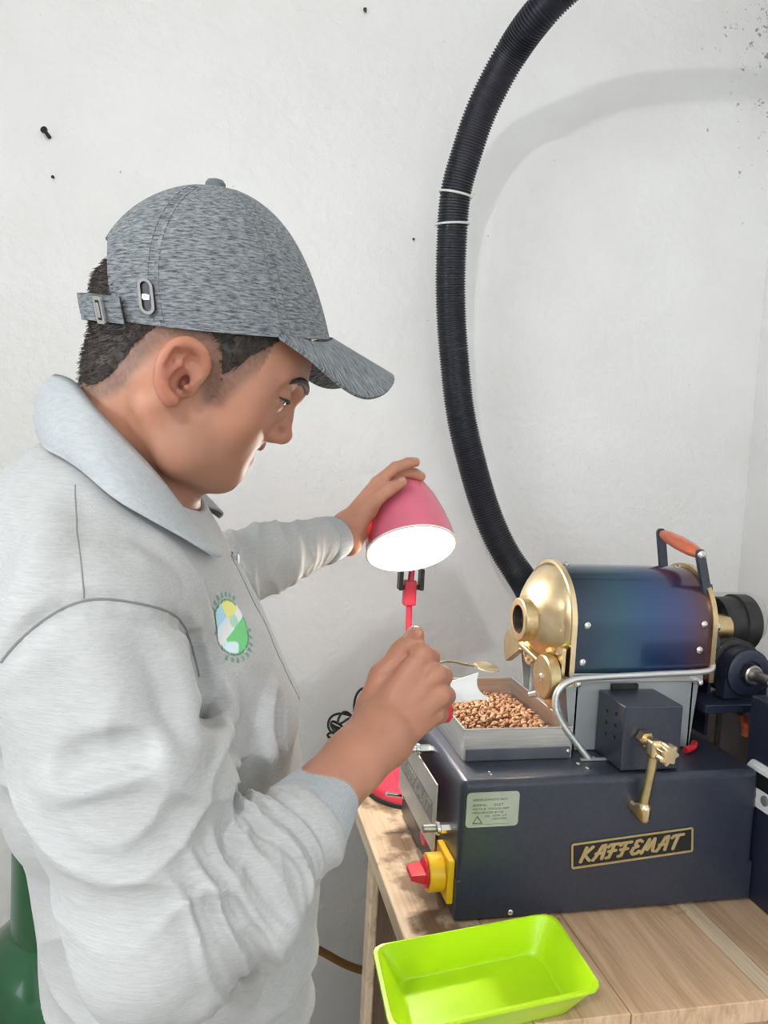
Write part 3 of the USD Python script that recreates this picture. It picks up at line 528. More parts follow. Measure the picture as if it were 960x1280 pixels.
def nearest(px, py):
    v = hq-CAM; z = v@FWD; u = 480+FPX*(v@RIGHT)/z; w = 640-FPX*(v@UP)/z; return int(np.argmin((u-px)**2+(w-py)**2))
for (u, w, tl, kn, lb) in ((569, 243, (.05, 0, .0), 33, 'upper white cable tie knotted round the black hose'), (564, 280, (-.06, 0, .03), 27, 'lower white cable tie knotted round the black hose')):
    tag(obj('cable_tie', tie(nearest(u, w), tl, kn), 'tie_white'), lb, 'cable tie')

tag(obj('wall_flange', lathe([(.039, 0), (.062, 0), (.062, .006), (.046, .010), (.043, .030), (.039, .030), (.039, 0)], (1.4395, 1.36, 2.58), (-1, 0, 0), 48, close=False), 'grey_paint'), 'grey round flange where the exhaust hose enters the right wall', 'flange')
# ------------------------------------------------------------------ desk lamp
LB = np.array((.398, 1.462, ZT)); dl = thing('desk_lamp', 'pink-red desk lamp shining down on the bean tray', 'lamp', LB)
obj('base', lathe([(.088, .006), (.094, .009), (.094, .020), (.090, .026), (.06, .036), (.03, .044), (.014, .048)], LB, (0, 0, 1), 64), 'pink_red_plastic', dl)
obj('base_ring', lathe([(.093, 0), (.097, .001), (.097, .008), (.092, .0095)], LB, (0, 0, 1), 64), 'black_rubber', dl)
ST, SC = np.array((.3247, 1.41, 1.4466)), np.array((.3334, 1.32, 1.3296)); SH = np.linalg.norm(SC-ST); SN = (SC-ST)/SH
AT = np.array((.369, 1.455, 1.262))
obj('arm', [tube([LB+(-.01, 0, .04), LB+(-.022, -.003, .25), AT-(0, 0, .045)], .0062, 14), rbox(AT-(.0125, .010, .062), AT+(.0125, .010, -.012), .003), tube(spline([AT-(0, 0, .02), AT+(-.002, .018, .06), AT+(-.02, .03, .13), ST+(.012, .055, .0), ST+(.002, .022, .018), ST-SN*.012], 30), .006, 12)], 'pink_red_plastic', dl)
for s in (-1, 1): obj('bracket', [cbox(AT+(s*.021-.004, -.016, -.030), AT+(s*.021+.004, .006, .012), .001), cbox(AT+(min(0, s*.021), -.008, -.030), AT+(max(0, s*.021), .002, -.021), .001)], 'black_plastic', dl)
sh = [(.014, -.004), (.024, .0), (.036, .008), (.049, .024), (.061, .050), (.0715, .085), (.0785, .118), (.0815, SH)]
obj('shade', lathe(sh, ST, SN, 72, close=False), 'shade_plastic', dl, 'glossy pink-red bell shade')
obj('shade_lining', lathe([(r-.0022, h+.0005) for r, h in sh], ST, SN, 72, close=False), 'shade_lining', dl); obj('shade_rim', lathe([(.0790, SH-.001), (.0822, SH-.001), (.0825, SH+.0015), (.0792, SH+.0025), (.0790, SH-.001)], ST, SN, 72, close=False), 'shade_lining', dl)
obj('neck_ring', lathe([(.015, -.018), (.021, -.016), (.021, -.004), (.027, .0)], ST, SN, 32), 'pink_red_plastic', dl)
obj('bulb_socket', lathe([(.012, .004), (.016, .008), (.017, .050), (.022, .076), (.024, .084)], ST, SN, 32), 'white_plastic', dl)
bl_ = UsdLux.SphereLight.Define(stage, str(dl.GetPath())+'/bulb'); bl_.AddTranslateOp().Set(Gf.Vec3d(*map(float, ST+SN*.106-LB))); bl_.CreateRadiusAttr(.030); bl_.CreateIntensityAttr(DESK_STRENGTH); bl_.CreateColorAttr(Gf.Vec3f(1., .93, .84))
# coiled black power cord behind the bench edge
rng = np.random.default_rng(7); pts = []
for k in range(70):
    a = k*.62; pts.append((.315+.045*math.cos(a)*(1+.3*math.sin(k*.37)), 1.70+.03*math.sin(a)*(1+.3*math.cos(k*.5)), ZT+.012+.05*(k/70)*abs(math.sin(k*.21))+.012*math.sin(k*1.3)+.008))
pts += [(.36, 1.68, ZT+.10), (.335, 1.68, ZT+.14), (.315, 1.69, ZT+.115), (.325, 1.69, ZT+.05), (.36, 1.66, ZT+.01), (.40, 1.60, ZT+.0055), (.41, 1.57, ZT+.010)]
cord = spline(pts, 700); cord[:, 2] = np.maximum(cord[:, 2], ZT+.0032)
tag(obj('power_cord', tube(cord, .0028, 8), 'black_rubber'), 'tangled black power cord at the back corner of the bench', 'cord')
# gas cylinder and its brown hose behind the person
gt = thing('gas_cylinder', 'green gas cylinder standing on the floor behind the person', 'gas cylinder', (-.27, 1.58, Z0))
gx, gy = -.27, 1.58
obj('tank_body', lathe([(.12, .0), (.165, .02), (.178, .05), (.180, .30), (.180, .46), (.172, .50), (.150, .545), (.11, .58), (.06, .60), (.02, .605)], (gx, gy, Z0), (0, 0, 1), 72), 'tank_green', gt)
cl = lathe([(.104, .575), (.104, .80), (.108, .805), (.111, .80), (.111, .575)], (gx, gy, Z0), (0, 0, 1), 64, close=False)
cm = np.array(cl.triangles_center); ang = np.arctan2(cm[:, 1]-gy, cm[:, 0]-gx); keep = ~((np.abs(ang-2.4) < .6) & (cm[:, 2] > Z0+.64))
obj('valve_collar', trimesh.Trimesh(cl.vertices, np.array(cl.faces)[keep], process=False), 'tank_green', gt)
obj('valve', [cyl((gx, gy, Z0+.60), (gx, gy, Z0+.68), .014, n=16), cyl((gx-.02, gy, Z0+.66), (gx+.045, gy, Z0+.66), .009, n=14), cyl((gx, gy, Z0+.68), (gx, gy, Z0+.70), .026, n=20, ch=.003)], 'brass_worn', gt)
gh = spline([(gx+.045, gy, Z0+.66), (-.16, 1.60, .61), (-.06, 1.69, .52), (.03, 1.74, .43), (.14, 1.76, .352), (.257, 1.75, .298), (.32, 1.75, .258), (.373, 1.75, .232), (.46, 1.73, .23), (.56, 1.68, .30), (.62, 1.56, .55), (.64, 1.45, .77)], 90)
tag(obj('gas_hose', tube(gh, .0095, 14), 'hose_brown'), 'brown rubber gas hose sagging between cylinder and bench', 'hose')

# ================================================================== the person: one continuous body, clothing as children
def pxd(px, py, d): return CAM + (FWD + RIGHT*((px-480)/FPX) + UP*((640-py)/FPX))*d
def ray_of(px, py): return FWD + RIGHT*((px-480)/FPX) + UP*((640-py)/FPX)
def smin(a, b, k):
    if k <= 0: return np.minimum(a, b)
    h = np.maximum(k-np.abs(a-b), 0)/k
    return np.minimum(a, b) - h*h*k*.25
class Field:
    """signed distance field built of blended primitives, meshed block by block with surface nets"""
    def __init__(s): s.pr = []
    def add(s, f, k=.01, op='u', b=None): s.pr.append((f, k, op, b)); return s      # b = (centre, reach) bounds a local displacement
    def cone(s, a, b, ra, rb=None, k=.01, op='u', flat=None):
        a, b = np.array(a, float), np.array(b, float); rb = ra if rb is None else rb; ab = b-a; L2 = ab @ ab + 1e-12
        if flat is not None: n, sc = nrm(flat[0]), flat[1]
        def f(P):
            q = P-a; t = np.clip(q @ ab/L2, 0, 1); q = q - t[..., None]*ab
            if flat is not None:
                qn = q @ n; q = q + ((1/sc-1)*qn)[..., None]*n
                return (np.linalg.norm(q, axis=-1) - (ra+t*(rb-ra)))*min(1, sc)
            return np.linalg.norm(q, axis=-1) - (ra+t*(rb-ra))
        return s.add(f, k, op)
    def chain(s, pts, r, k=.01, op='u', flat=None):
        r = np.broadcast_to(np.asarray(r, float), (len(pts),))
        for i in range(len(pts)-1): s.cone(pts[i], pts[i+1], r[i], r[i+1], k, op, flat)
        return s
    def ell(s, c, r, ax=None, k=.01, op='u'):
        c = np.array(c, float); r = np.array(r, float); A = np.eye(3) if ax is None else np.array(ax, float)
        def f(P):
            q = (P-c) @ A.T; k0 = np.linalg.norm(q/r, axis=-1); k1 = np.linalg.norm(q/r**2, axis=-1)
            return np.where(k1 > 1e-9, k0*(k0-1)/np.maximum(k1, 1e-9), -r.min())
        return s.add(f, k, op)
    def comb(s, D, P, idx):
        out = np.full(P.shape[:-1], 1e3)
        for i in idx:
            f, k, op, b = s.pr[i]
            if op == 'd': out = out + f(P); continue
            d = D[i] if D is not None else f(P)
            if op == 'u': out = smin(out, d, k)
            elif op == 's': out = -smin(-out, d, k)
            elif op == 'i': out = -smin(-out, -d, k)
        return out
    def __call__(s, P): return s.comb(None, np.asarray(P, float), range(len(s.pr)))
    def mesh(s, lo, hi, h, B=14):
        lo, hi = np.array(lo, float), np.array(hi, float); nb = np.ceil((hi-lo)/(B*h)).astype(int); Rb = B*h*.5*math.sqrt(3)
        bi = np.stack(np.meshgrid(*[np.arange(n) for n in nb], indexing='ij'), -1).reshape(-1, 3); C = lo + (bi+.5)*B*h
        D = [None if op == 'd' and b is None else (np.linalg.norm(C-b[0], axis=-1)-b[1] if op == 'd' else f(C)) for f, k, op, b in s.pr]
        near = np.stack([np.ones(len(C), bool) if d is None else (d < Rb*1.15 + 2*p[1] + .03) if p[2] != 'i' else (d > -Rb*1.05-p[1]-.004) for d, p in zip(D, s.pr)], 1)
        uni = np.array([p[2] == 'u' for p in s.pr]); act = (near & uni).any(1)
        tot = s(C); act &= np.abs(tot) < Rb*1.25 + .012
        N = nb*B + 2; g = np.arange(B+1); gx = np.stack(np.meshgrid(g, g, g, indexing='ij'), -1)
        cid, cpos, quads = [], [], []
        cor = np.array([(i, j, k) for i in (0, 1) for j in (0, 1) for k in (0, 1)])
        ed = [(a, b) for a in range(8) for b in range(a+1, 8) if np.abs(cor[a]-cor[b]).sum() == 1]
        lin = lambda q: (q[..., 0]*N[1]+q[..., 1])*N[2]+q[..., 2]
        for b in np.nonzero(act)[0]:
            base = bi[b]*B; P = lo + (base+gx)*h
            v = s.comb(None, P, np.nonzero(near[b])[0]); neg = v < 0
            if neg.all() or not neg.any(): continue
            vals = np.stack([v[c[0]:c[0]+B, c[1]:c[1]+B, c[2]:c[2]+B] for c in cor], -1).reshape(-1, 8); ng = vals < 0; m = ng.any(1) & ~ng.all(1)
            cells = gx[:B, :B, :B].reshape(-1, 3)[m]; vv = vals[m]; acc = np.zeros((len(vv), 3)); cnt = np.zeros(len(vv))
            for a, c in ed:
                x = (vv[:, a] < 0) != (vv[:, c] < 0); t = np.where(x, vv[:, a]/np.where(x, vv[:, a]-vv[:, c], 1), 0)
                acc += x[:, None]*(cor[a]+t[:, None]*(cor[c]-cor[a])); cnt += x
            cid.append(lin(base+cells)); cpos.append(lo+(base+cells+acc/cnt[:, None])*h)
            for ax in range(3):
                e = np.zeros(3, int); e[ax] = 1; sl = [slice(0, B)]*3; s2 = [slice(e[i], B+e[i]) for i in range(3)]
                n0, n1 = neg[tuple(sl)], neg[tuple(s2)]; q = np.argwhere(n0 != n1)
                if not len(q): continue
                flip = n0[tuple(q.T)]; u, w = np.zeros(3, int), np.zeros(3, int); u[(ax+1) % 3] = 1; w[(ax+2) % 3] = 1; q = q+base
                Q = np.stack([lin(q-u-w), lin(q-w), lin(q), lin(q-u)], 1); Q[~flip] = Q[~flip][:, ::-1]; quads.append(Q)
        cid, cpos, Q = np.concatenate(cid), np.vstack(cpos), np.vstack(quads)
        o = np.argsort(cid); cid, cpos = cid[o], cpos[o]; ix = np.searchsorted(cid, Q); ix = np.minimum(ix, len(cid)-1); ok = (cid[ix] == Q).all(1); ix = ix[ok]
        return cpos, np.vstack([ix[:, [0, 1, 2]], ix[:, [0, 2, 3]]])
    def grad(s, P, e=.0012):
        return np.stack([s(P+np.eye(3)[i]*e)-s(P-np.eye(3)[i]*e) for i in range(3)], -1)/(2*e)
    def snap(s, P, off=0., n=6):
        P = np.array(P, float)
        for _ in range(n):
            g = s.grad(P); P = P - g*((s(P)-off)/np.maximum((g*g).sum(-1), .2))[..., None]
        return P
    def hit(s, px, py, d0=.35, d1=1.6):
        r = ray_of(px, py); L = np.linalg.norm(r); t = d0
        for _ in range(160):
            d = float(s((CAM+r*t)[None])[0]); t += .7*d/L
            if abs(d) < 2e-4 or t > d1: break
        return CAM + r*t
def sm01(x): x = np.clip(x, 0, 1); return x*x*(3-2*x)

# ---- skeleton (metres, in the room): right = the side towards the camera
HD, HS = .70, 1.02
HO = pxd(214, 475, HD)
hy, hp_ = math.radians(5), math.radians(-25)
HF = np.array((math.cos(hy)*math.cos(hp_), math.sin(hy)*math.cos(hp_), math.sin(hp_))); HL = np.array((-math.sin(hy), math.cos(hy), 0)); HU = np.cross(HF, HL)
HR = np.stack([HF, HL, HU])                      # rows: forward, left, up
def hw(f, l, u): return HO + HS*(f*HF + l*HL + u*HU)
def hloc(P): return ((np.asarray(P)-HO) @ HR.T)/HS
FY = math.radians(4); BF = np.array((math.cos(FY), math.sin(FY), 0)); BL = np.array((-math.sin(FY), math.cos(FY), 0)); BU = np.array((0, 0, 1.))
NB = pxd(138, 632, .735)
S_r, E_r, W_r = pxd(105, 792, .582), pxd(212, 1148, .575), pxd(475, 917, .75)
S_l = S_r + BL*.35 + BF*.05; E_l, W_l = pxd(258, 722, 1.11), pxd(431, 667, 1.322)
CH, MID, WA, HI = pxd(144, 775, .765), pxd(182, 900, .80), pxd(230, 1095, .835), pxd(234, 1300, .84)

body = Field()
# head
def eye_line(s, u=0., r=.0140): return [(.0835+r*math.cos(a)*.99, s*(.033+r*math.sin(a)*.99), .0270+u-.0014*abs(a-.3)) for a in (-.62, -.2, .3, .85, 1.35)]
def he(f, l, u, rf, rl, ru, k=.012, op='u', rot=0.):
    c, sn = math.cos(rot), math.sin(rot); A = np.stack([c*HF+sn*HU, HL, -sn*HF+c*HU]); body.ell(hw(f, l, u), np.array((rf, rl, ru))*HS, A, k*HS, op)
def hc(a, b, ra, rb=None, k=.008, op='u', flat=None): body.cone(hw(*a), hw(*b), ra*HS, (ra if rb is None else rb)*HS, k*HS, op, flat)
he(.010, 0, .052, .091, .077, .088)                                   # cranium
he(.050, 0, .045, .056, .062, .058, .02)                              # forehead
he(.044, 0, -.010, .050, .060, .066, .02)                             # face
for s in (-1, 1):
    hc((.002, s*.056, -.026), (.034, s*.046, -.052), .016, .015, .03); hc((.034, s*.046, -.052), (.072, s*.014, -.051), .015, .0125, .03)   # jaw line
    he(.066, s*.036, -.003, .018, .025, .021, .018)                   # cheek lifted by the smile
    he(.054, s*.050, .020, .022, .0165, .020, .014)                    # cheekbone
    hc((.097, s*.010, .046), (.078, s*.044, .047), .0085, .008, .012)  # brow
    he(.101, s*.037, .031, .018, .024, .0110, .010, 's')              # eye socket
    he(.0835, s*.033, .0305, .0140, .0140, .0125, .007); body.chain([hw(*q) for q in eye_line(s)], np.array((.0012, .0022, .0026, .0025, .0014))*HS, .0008, 's')                # lids over the eyeball
    hc((.100, s*.0115, -.001), (.1045, s*.010, .000), .0075, .0075, .006)
    he(.104, s*.0062, -.0095, .006, .0032, .0035, .002, 's')           # nostril
hc((.090, 0, .046), (.099, 0, .046), .013, .010, .012)
hc((.0965, 0, .040), (.1040, 0, .020), .0066, .0070, .007); hc((.1040, 0, .020), (.1085, 0, .006), .0070, .0092, .007)            # nose bridge
he(.1085, 0, .0035, .0108, .0098, .0082, .005)                        # nose tip
he(.0745, 0, -.020, .0165, .027, .020, .012)                           # muzzle
hc((.0935, 0, -.0140), (.077, -.026, -.0165), .0070, .004, .004); hc((.0935, 0, -.0140), (.077, .026, -.0165), .0070, .004, .004)
hc((.0895, 0, -.0320), (.075, -.024, -.0265), .0072, .004, .004); hc((.0895, 0, -.0320), (.075, .024, -.0265), .0072, .004, .004)
hc((.0965, 0, -.0228), (.078, -.027, -.0205), .0036, .0022, .002, 's'); hc((.0965, 0, -.0228), (.078, .027, -.0205), .0036, .0022, .002, 's')
he(.0745, 0, -.0495, .0155, .020, .0160, .010)                         # chin
he(.040, 0, -.055, .045, .034, .016, .02)
for s in (-1, 1):                                                     # ears
    y = s*.076
    def em(f, u): return f*.74+.0005, -.0205+(u+.0155)*.79
    def ep(f, u, o): return hw(em(f, u)[0], y+s*o, em(f, u)[1])
    body.cone(ep(.012, .008, .000), ep(-.006, .010, .009), .0135*HS, .010*HS, .008, 'u', (HL, .45))
    body.cone(ep(.010, .026, .004), ep(-.002, .030, .011), .009*HS, .0075*HS, .006, 'u', (HL, .45))
    hx = spline([(.022, .012, .003), (.0265, .024, .003), (.0235, .035, .007), (.013, .0425, .011), (.000, .0425, .014), (-.0105, .035, .018), (-.0155, .021, .019), (-.0135, .006, .017), (-.005, -.007, .013), (.006, -.0145, .009), (.0135, -.0155, .006)], 26); body.chain([ep(*q) for q in hx], np.interp(np.arange(26), [0, 4, 12, 18, 23, 25], [.0020, .0032, .0036, .0036, .0050, .0040])*HS, .005)
    body.chain([ep(*q) for q in ((.012, .030, .008), (.000, .022, .012), (-.003, .008, .012), (.004, -.005, .010))], np.array([.003, .0036, .0036, .003])*HS, .003)
    e_ = em(.009, .006); he(e_[0], y+s*.012, e_[1], .0075, .0085, .0100, .003, 's'); e_ = em(.0135, .0065); he(e_[0], y+s*.004, e_[1], .0040, .009, .0062, .002, 's'); e_ = em(.011, .027); he(e_[0], y+s*.014, e_[1], .0066, .006, .0052, .003, 's'); e_ = em(-.0085, .020); he(e_[0], y+s*.0205, e_[1], .0025, .005, .0105, .002, 's')
    body.cone(ep(.022, .002, .003), ep(.018, .003, .009), .0036*HS, .0028*HS, .004)
# neck, trunk core
body.cone(hw(-.022, 0, -.010), NB, .047, .056, .02, 'u'); body.cone(hw(.020, 0, -.045), NB+BF*.03, .034, .045, .02)
body.cone(hw(-.004, -.052, -.03), NB+BF*.055+BU*-.01, .012, .013, .02); body.cone(hw(-.004, .052, -.03), NB+BF*.055+BU*-.01, .012, .013, .02)
for a, b, ra, rb in ((NB-BU*.05, CH, .09, .105), (CH, MID, .105, .105), (MID, WA, .105, .10), (WA, HI, .10, .105)): body.cone(a, b, ra, rb, .03, 'u', (BL, 1.3))
body.cone(NB-BU*.02, S_r, .045, .042, .03); body.cone(NB-BU*.02, S_l, .045, .042, .03)
def lerp(a, b, t): return a + (b-a)*t
for S, Ej, Wj in ((S_r, E_r, W_r), (S_l, E_l, W_l)):
    body.cone(S, Ej, .042, .040, .02); f1, f2 = (pxd(300, 1090, .607), pxd(408, 990, .692)) if Ej is E_r else (lerp(Ej, Wj, .35), lerp(Ej, Wj, .72)); body.cone(Ej, f1, .038, .036, .02); body.cone(f1, f2, .036, .0262, .02); body.cone(f2, lerp(Ej, Wj, .97) if Ej is E_l else W_r, .0262, .0262, .02)
# right hand: a fist round the spoon and scoop, thumb on top
def fing(pts, r, k=.0035): body.chain(pts, r, k)
rw1, rw2 = pxd(468, 904, .757), pxd(489, 933, .757)
body.cone(rw1, rw2, .0165, .0165, .02); body.cone(pxd(445, 950, .722), lerp(rw1, rw2, .5), .0270, .022, .02)
rm = [pxd(526, 819, .785), pxd(543, 843, .782), pxd(549, 869, .783), pxd(543, 891, .790)]
for i, (m, w) in enumerate(zip(rm, (.05, .35, .65, .95))):
    body.cone(lerp(rw1, rw2, w), m, .0155, (.0118, .0112, .0108, .010)[i], .008)
    kn = m - ray_of(520, 850)*.0045; body.ell(kn, np.array((.0105, .0098, .0094, .0088))[i]*np.ones(3), None, .004)
body.cone(pxd(500, 880, .775), pxd(525, 870, .79), .017, .016, .014)
rp = [pxd(537, 822, .822), pxd(553, 845, .818), pxd(557, 870, .818), pxd(549, 893, .818)]
rd = [pxd(520, 838, .842), pxd(534, 862, .838), pxd(538, 884, .836), pxd(533, 904, .832)]
rt = [pxd(505, 846, .824), pxd(519, 871, .820), pxd(524, 892, .818), pxd(522, 909, .816)]
for i in range(4): fing([rm[i], rp[i], rd[i], rt[i]], np.array((.0122, .0108, .0096, .0084))*(1, .99, .95, .86)[i], .0035)
fing([pxd(462, 888, .775), pxd(479, 846, .79), pxd(503, 816, .797), pxd(519, 794, .793)], (.016, .0135, .0118, .0094), .008); body.cone(pxd(482, 868, .790), pxd(508, 846, .798), .0125, .009, .008); body.chain([pxd(480, 838, .776), pxd(492, 832, .778), pxd(508, 818, .782)], .0022, .004, 's')
body.ell(pxd(522, 791, .786), (.006, .006, .006), None, .004)
# tendons and veins on the back of the hand
for i in range(1, 4): body.cone(lerp(lerp(rw1, rw2, .3+.15*i), rm[i], .25)-ray_of(500, 880)*.0125, rm[i]-ray_of(540, 850)*.0085, .0022, .003, .006)
# left hand: open, laid over the top of the lamp shade
lw1, lw2 = pxd(433, 655, 1.315), pxd(436, 680, 1.328)
body.cone(lw1, lw2, .021, .020, .02)
lm = [pxd(472, 604, 1.345), pxd(478, 608, 1.367), pxd(479, 616, 1.388), pxd(474, 627, 1.406)]
for i, (m, w) in enumerate(zip(lm, (0, .3, .6, .9))): body.cone(lerp(lw1, lw2, w), m, .017, (.0125, .0125, .012, .011)[i], .012)
body.cone(pxd(437, 675, 1.331), pxd(450, 660, 1.355), .0185, .018, .014)
fing([lm[0], pxd(494, 585, 1.355), pxd(510, 579, 1.365), pxd(519, 578, 1.371)], (.0125, .0108, .0098, .0086)); fing([lm[1], pxd(503, 590, 1.381), pxd(518, 592, 1.391), pxd(526, 596, 1.395)], (.0122, .0108, .0098, .0086))
fing([lm[2], pxd(502, 597, 1.403), pxd(513, 598, 1.411), pxd(520, 602, 1.413)], (.012, .0105, .0095, .0084)); fing([lm[3], pxd(492, 612, 1.425), pxd(500, 604, 1.433), pxd(508, 606, 1.435)], (.011, .0095, .0085, .0076))
fing([pxd(444, 657, 1.321), pxd(464, 630, 1.321), pxd(487, 611, 1.333), pxd(503, 603, 1.341)], (.0185, .0135, .0112, .0090), .008); body.cone(pxd(462, 640, 1.333), pxd(474, 615, 1.353), .013, .011, .010)
# shins and feet stay inside trousers and shoes; thighs close the body
HIP_r, HIP_l = HI-BL*.075-BU*.14, HI+BL*.075-BU*.14
KN_r, KN_l = np.array((HIP_r[0]+.03, HIP_r[1]-.01, .47)), np.array((HIP_l[0]+.03, HIP_l[1]+.01, .47)); AN_r, AN_l = np.array((HIP_r[0]-.01, HIP_r[1]-.02, .03)), np.array((HIP_l[0]-.01, HIP_l[1]+.02, .03))
for a, b, c in ((HIP_r, KN_r, AN_r), (HIP_l, KN_l, AN_l)): body.cone(a, b, .075, .05, .03); body.cone(b, c, .05, .036, .02)

import shapely
hpoly = Polygon([(.034, -.004), (.041, .000), (.047, .022), (.057, .043), (.085, .085), (.06, .14), (0, .2), (-.15, .2), (-.15, -.020), (-.088, -.036), (-.066, -.047), (-.046, -.044), (-.034, -.024), (-.029, .004), (-.021, .024), (-.010, .033), (.004, .035), (.017, .032), (.0235, .022), (.027, .008)])
per = thing('person', 'person in a grey cap and grey polo shirt holding a lamp and a scoop', 'person', (HI[0], HI[1], Z0))
bv, bf = body.mesh((-.34, .36, -.02), (.42, 1.52, 1.80), .0024)
L = hloc(bv); fL, lL, uL = L.T
def blob(c, r): return np.exp(-(((L-np.array(c))/np.array(r))**2).sum(1))
sk = np.tile(np.array((.44, .205, .130)), (len(bv), 1))
def tint(w, c): 
    global sk
    sk = sk*(1-w[:, None]) + w[:, None]*np.array(c)
nse = meshkit.fbm(bv*70, 3, 3); sk *= (.93+.14*nse)[:, None]
inh = (np.abs(L).max(1) < .16)
ear = np.maximum(sm01((np.abs(lL)-.078)/.008), 0)*((np.abs(fL) < .05) & (uL > -.03) & (uL < .06)); tint(ear*.6, (.42, .155, .10)); tint((blob((.0105, .080, -.004), (.0048, .007, .0072))+blob((.0105, -.080, -.004), (.0048, .007, .0072))).clip(0, .8), (.16, .06, .045))  # ear redness, and shade of the ear canal painted into the skin
tint(.45*(blob((.085, .036, -.004), (.03, .03, .025))+blob((.085, -.036, -.004), (.03, .03, .025))).clip(0, 1), (.40, .165, .105)); tint(.4*blob((.118, 0, .002), (.02, .02, .015)), (.40, .155, .105))
hd_ = np.where(shapely.contains(hpoly, shapely.points(fL, uL)), 0, shapely.distance(hpoly, shapely.points(fL+.003*(nse-.5), uL))); tint((.62*sm01(1-hd_/.011)*(.7+.6*meshkit.noise(bv*900, 8)))*inh*(np.abs(lL) < .0775)*(fL < .06), (.075, .048, .037))   # clipped fade round the hairline
st_ = sm01((-.012-uL)/.03)*sm01((fL+.005)/.03)*inh; tint(.30*st_*(.5+nse), (.20, .115, .08))                 # shaven beard
lips = blob((.097, 0, -.0165), (.012, .026, .0045)) + blob((.094, 0, -.0315), (.012, .022, .006)); tint((.9*lips).clip(0, .75), (.32, .11, .085))
for m in rm+rp: tint(.25*np.exp(-((bv-m)**2).sum(1)/.014**2), (.39, .155, .10))
usdkit.material(stage, '/World/Looks/skin', {'a': ('attribute', {'attribute': 'col'}), 'g': ('geometry', {}), 'n': ('noise_texture', {'scale': 900., 'detail': 2}), 'b': ('bump', {'strength': .25, 'distance': .0004}),
    'p': ('principled_bsdf', {'roughness': .46, 'subsurface_weight': .12, 'subsurface_scale': .006, 'specular_ior_level': .42})}, [('a.color', 'p.base_color'), ('g.position', 'n.vector'), ('n.fac', 'b.height'), ('b.normal', 'p.normal')], surface='p.BSDF')
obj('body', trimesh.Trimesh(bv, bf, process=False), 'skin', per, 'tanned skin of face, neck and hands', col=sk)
mat('eye_white', (.40, .36, .33), .25); mat('iris', (.05, .028, .016), .12); noisy('hair_dark', (.020, .014, .011), (.048, .034, .027), 260, .55, stretch=(1, 1, .25)); mat('tooth', (.72, .68, .60), .25); mat('nail', (.50, .28, .21), .35)
for s in (-1, 1):
    e = obj('eye', trimesh.creation.icosphere(3, .0122*HS).apply_translation(hw(.0835, s*.033, .0300)), 'eye_white', per)
    obj('iris', lathe([(.0001, .0126*HS), (.0056*HS, .0114*HS), (.006*HS, .0110*HS)], hw(.0835, s*.033, .0300), HF*.95-HU*.26+HL*s*.12, 24), 'iris', e)
    brow = [hw(.1065, s*.009, .0475), hw(.104, s*.020, .0505), hw(.097, s*.034, .0515), hw(.083, s*.047, .0465)]
    bp_ = body.snap(spline(brow, 30), -.0002); eb = obj('eyebrow', tube(bp_, .0038*np.sin(np.linspace(.5, 2.8, 30))**.6, 8), 'hair_dark', per)
    rb = np.random.default_rng(3); ii = rb.integers(0, 29, 420); bb = body.snap(bp_[ii] + rb.normal(0, .0018, (420, 3)), .0002); bd = bp_[ii+1]-bp_[ii]; bd /= np.linalg.norm(bd, axis=1, keepdims=True); bd = bd + rb.normal(0, .25, bd.shape)
    ec = UsdGeom.BasisCurves.Define(stage, str(eb.GetPath())+'/brow_hair'); ec.CreateTypeAttr('linear'); ec.CreatePointsAttr(Vt.Vec3fArray.FromNumpy((np.stack([bb, bb+bd*.0035], 1).reshape(-1, 3)-origin(per)).astype(np.float32))); ec.CreateCurveVertexCountsAttr(Vt.IntArray.FromNumpy(np.full(420, 2, np.int32)))
    ec.CreateWidthsAttr(Vt.FloatArray.FromNumpy(np.tile(np.array((.00035, .0001), np.float32), 420))); ec.SetWidthsInterpolation('vertex'); UsdShade.MaterialBindingAPI.Apply(ec.GetPrim()).Bind(UsdShade.Material.Get(stage, '/World/Looks/hair_dark')); tag(ec, kind='stuff')
    lash = spline([hw(*q) for q in eye_line(s, .0022, .0146)], 24); obj('eyelashes', tube(lash, .0014*np.sin(np.linspace(.4, 2.75, 24)), 6), 'hair_dark', per)
obj('teeth', lathe([(.020*HS, 0), (.0215*HS, .002), (.0215*HS, .006)], hw(.0655, 0, -.0262), HU, 40), 'tooth', per)
def nailm(tip, prev, out, r):
    x = nrm(tip-prev); z = nrm(out-(out@x)*x); y = np.cross(z, x); u, v = np.meshgrid(np.linspace(-1, 1, 9), np.linspace(-.9, .9, 9), indexing='ij')
    g = tip + (u*r*.85)[..., None]*x + (np.sin(v)*r*.85)[..., None]*y + ((np.cos(v))*r*.93+.0004)[..., None]*z; return thick(body.snap(g, .0006), .0008)
tn = nailm(pxd(519, 794, .793), pxd(503, 816, .797), -RIGHT*.9+UP*.5+FWD*.1, .009); obj('thumbnail', tn, 'nail', per)
for t_, p_ in ((pxd(519, 578, 1.371), pxd(510, 579, 1.365)), (pxd(526, 596, 1.395), pxd(518, 592, 1.391)), (pxd(503, 603, 1.341), pxd(487, 611, 1.333))): obj('fingernail', nailm(t_, p_, UP-FWD*.4, .0085), 'nail', per)

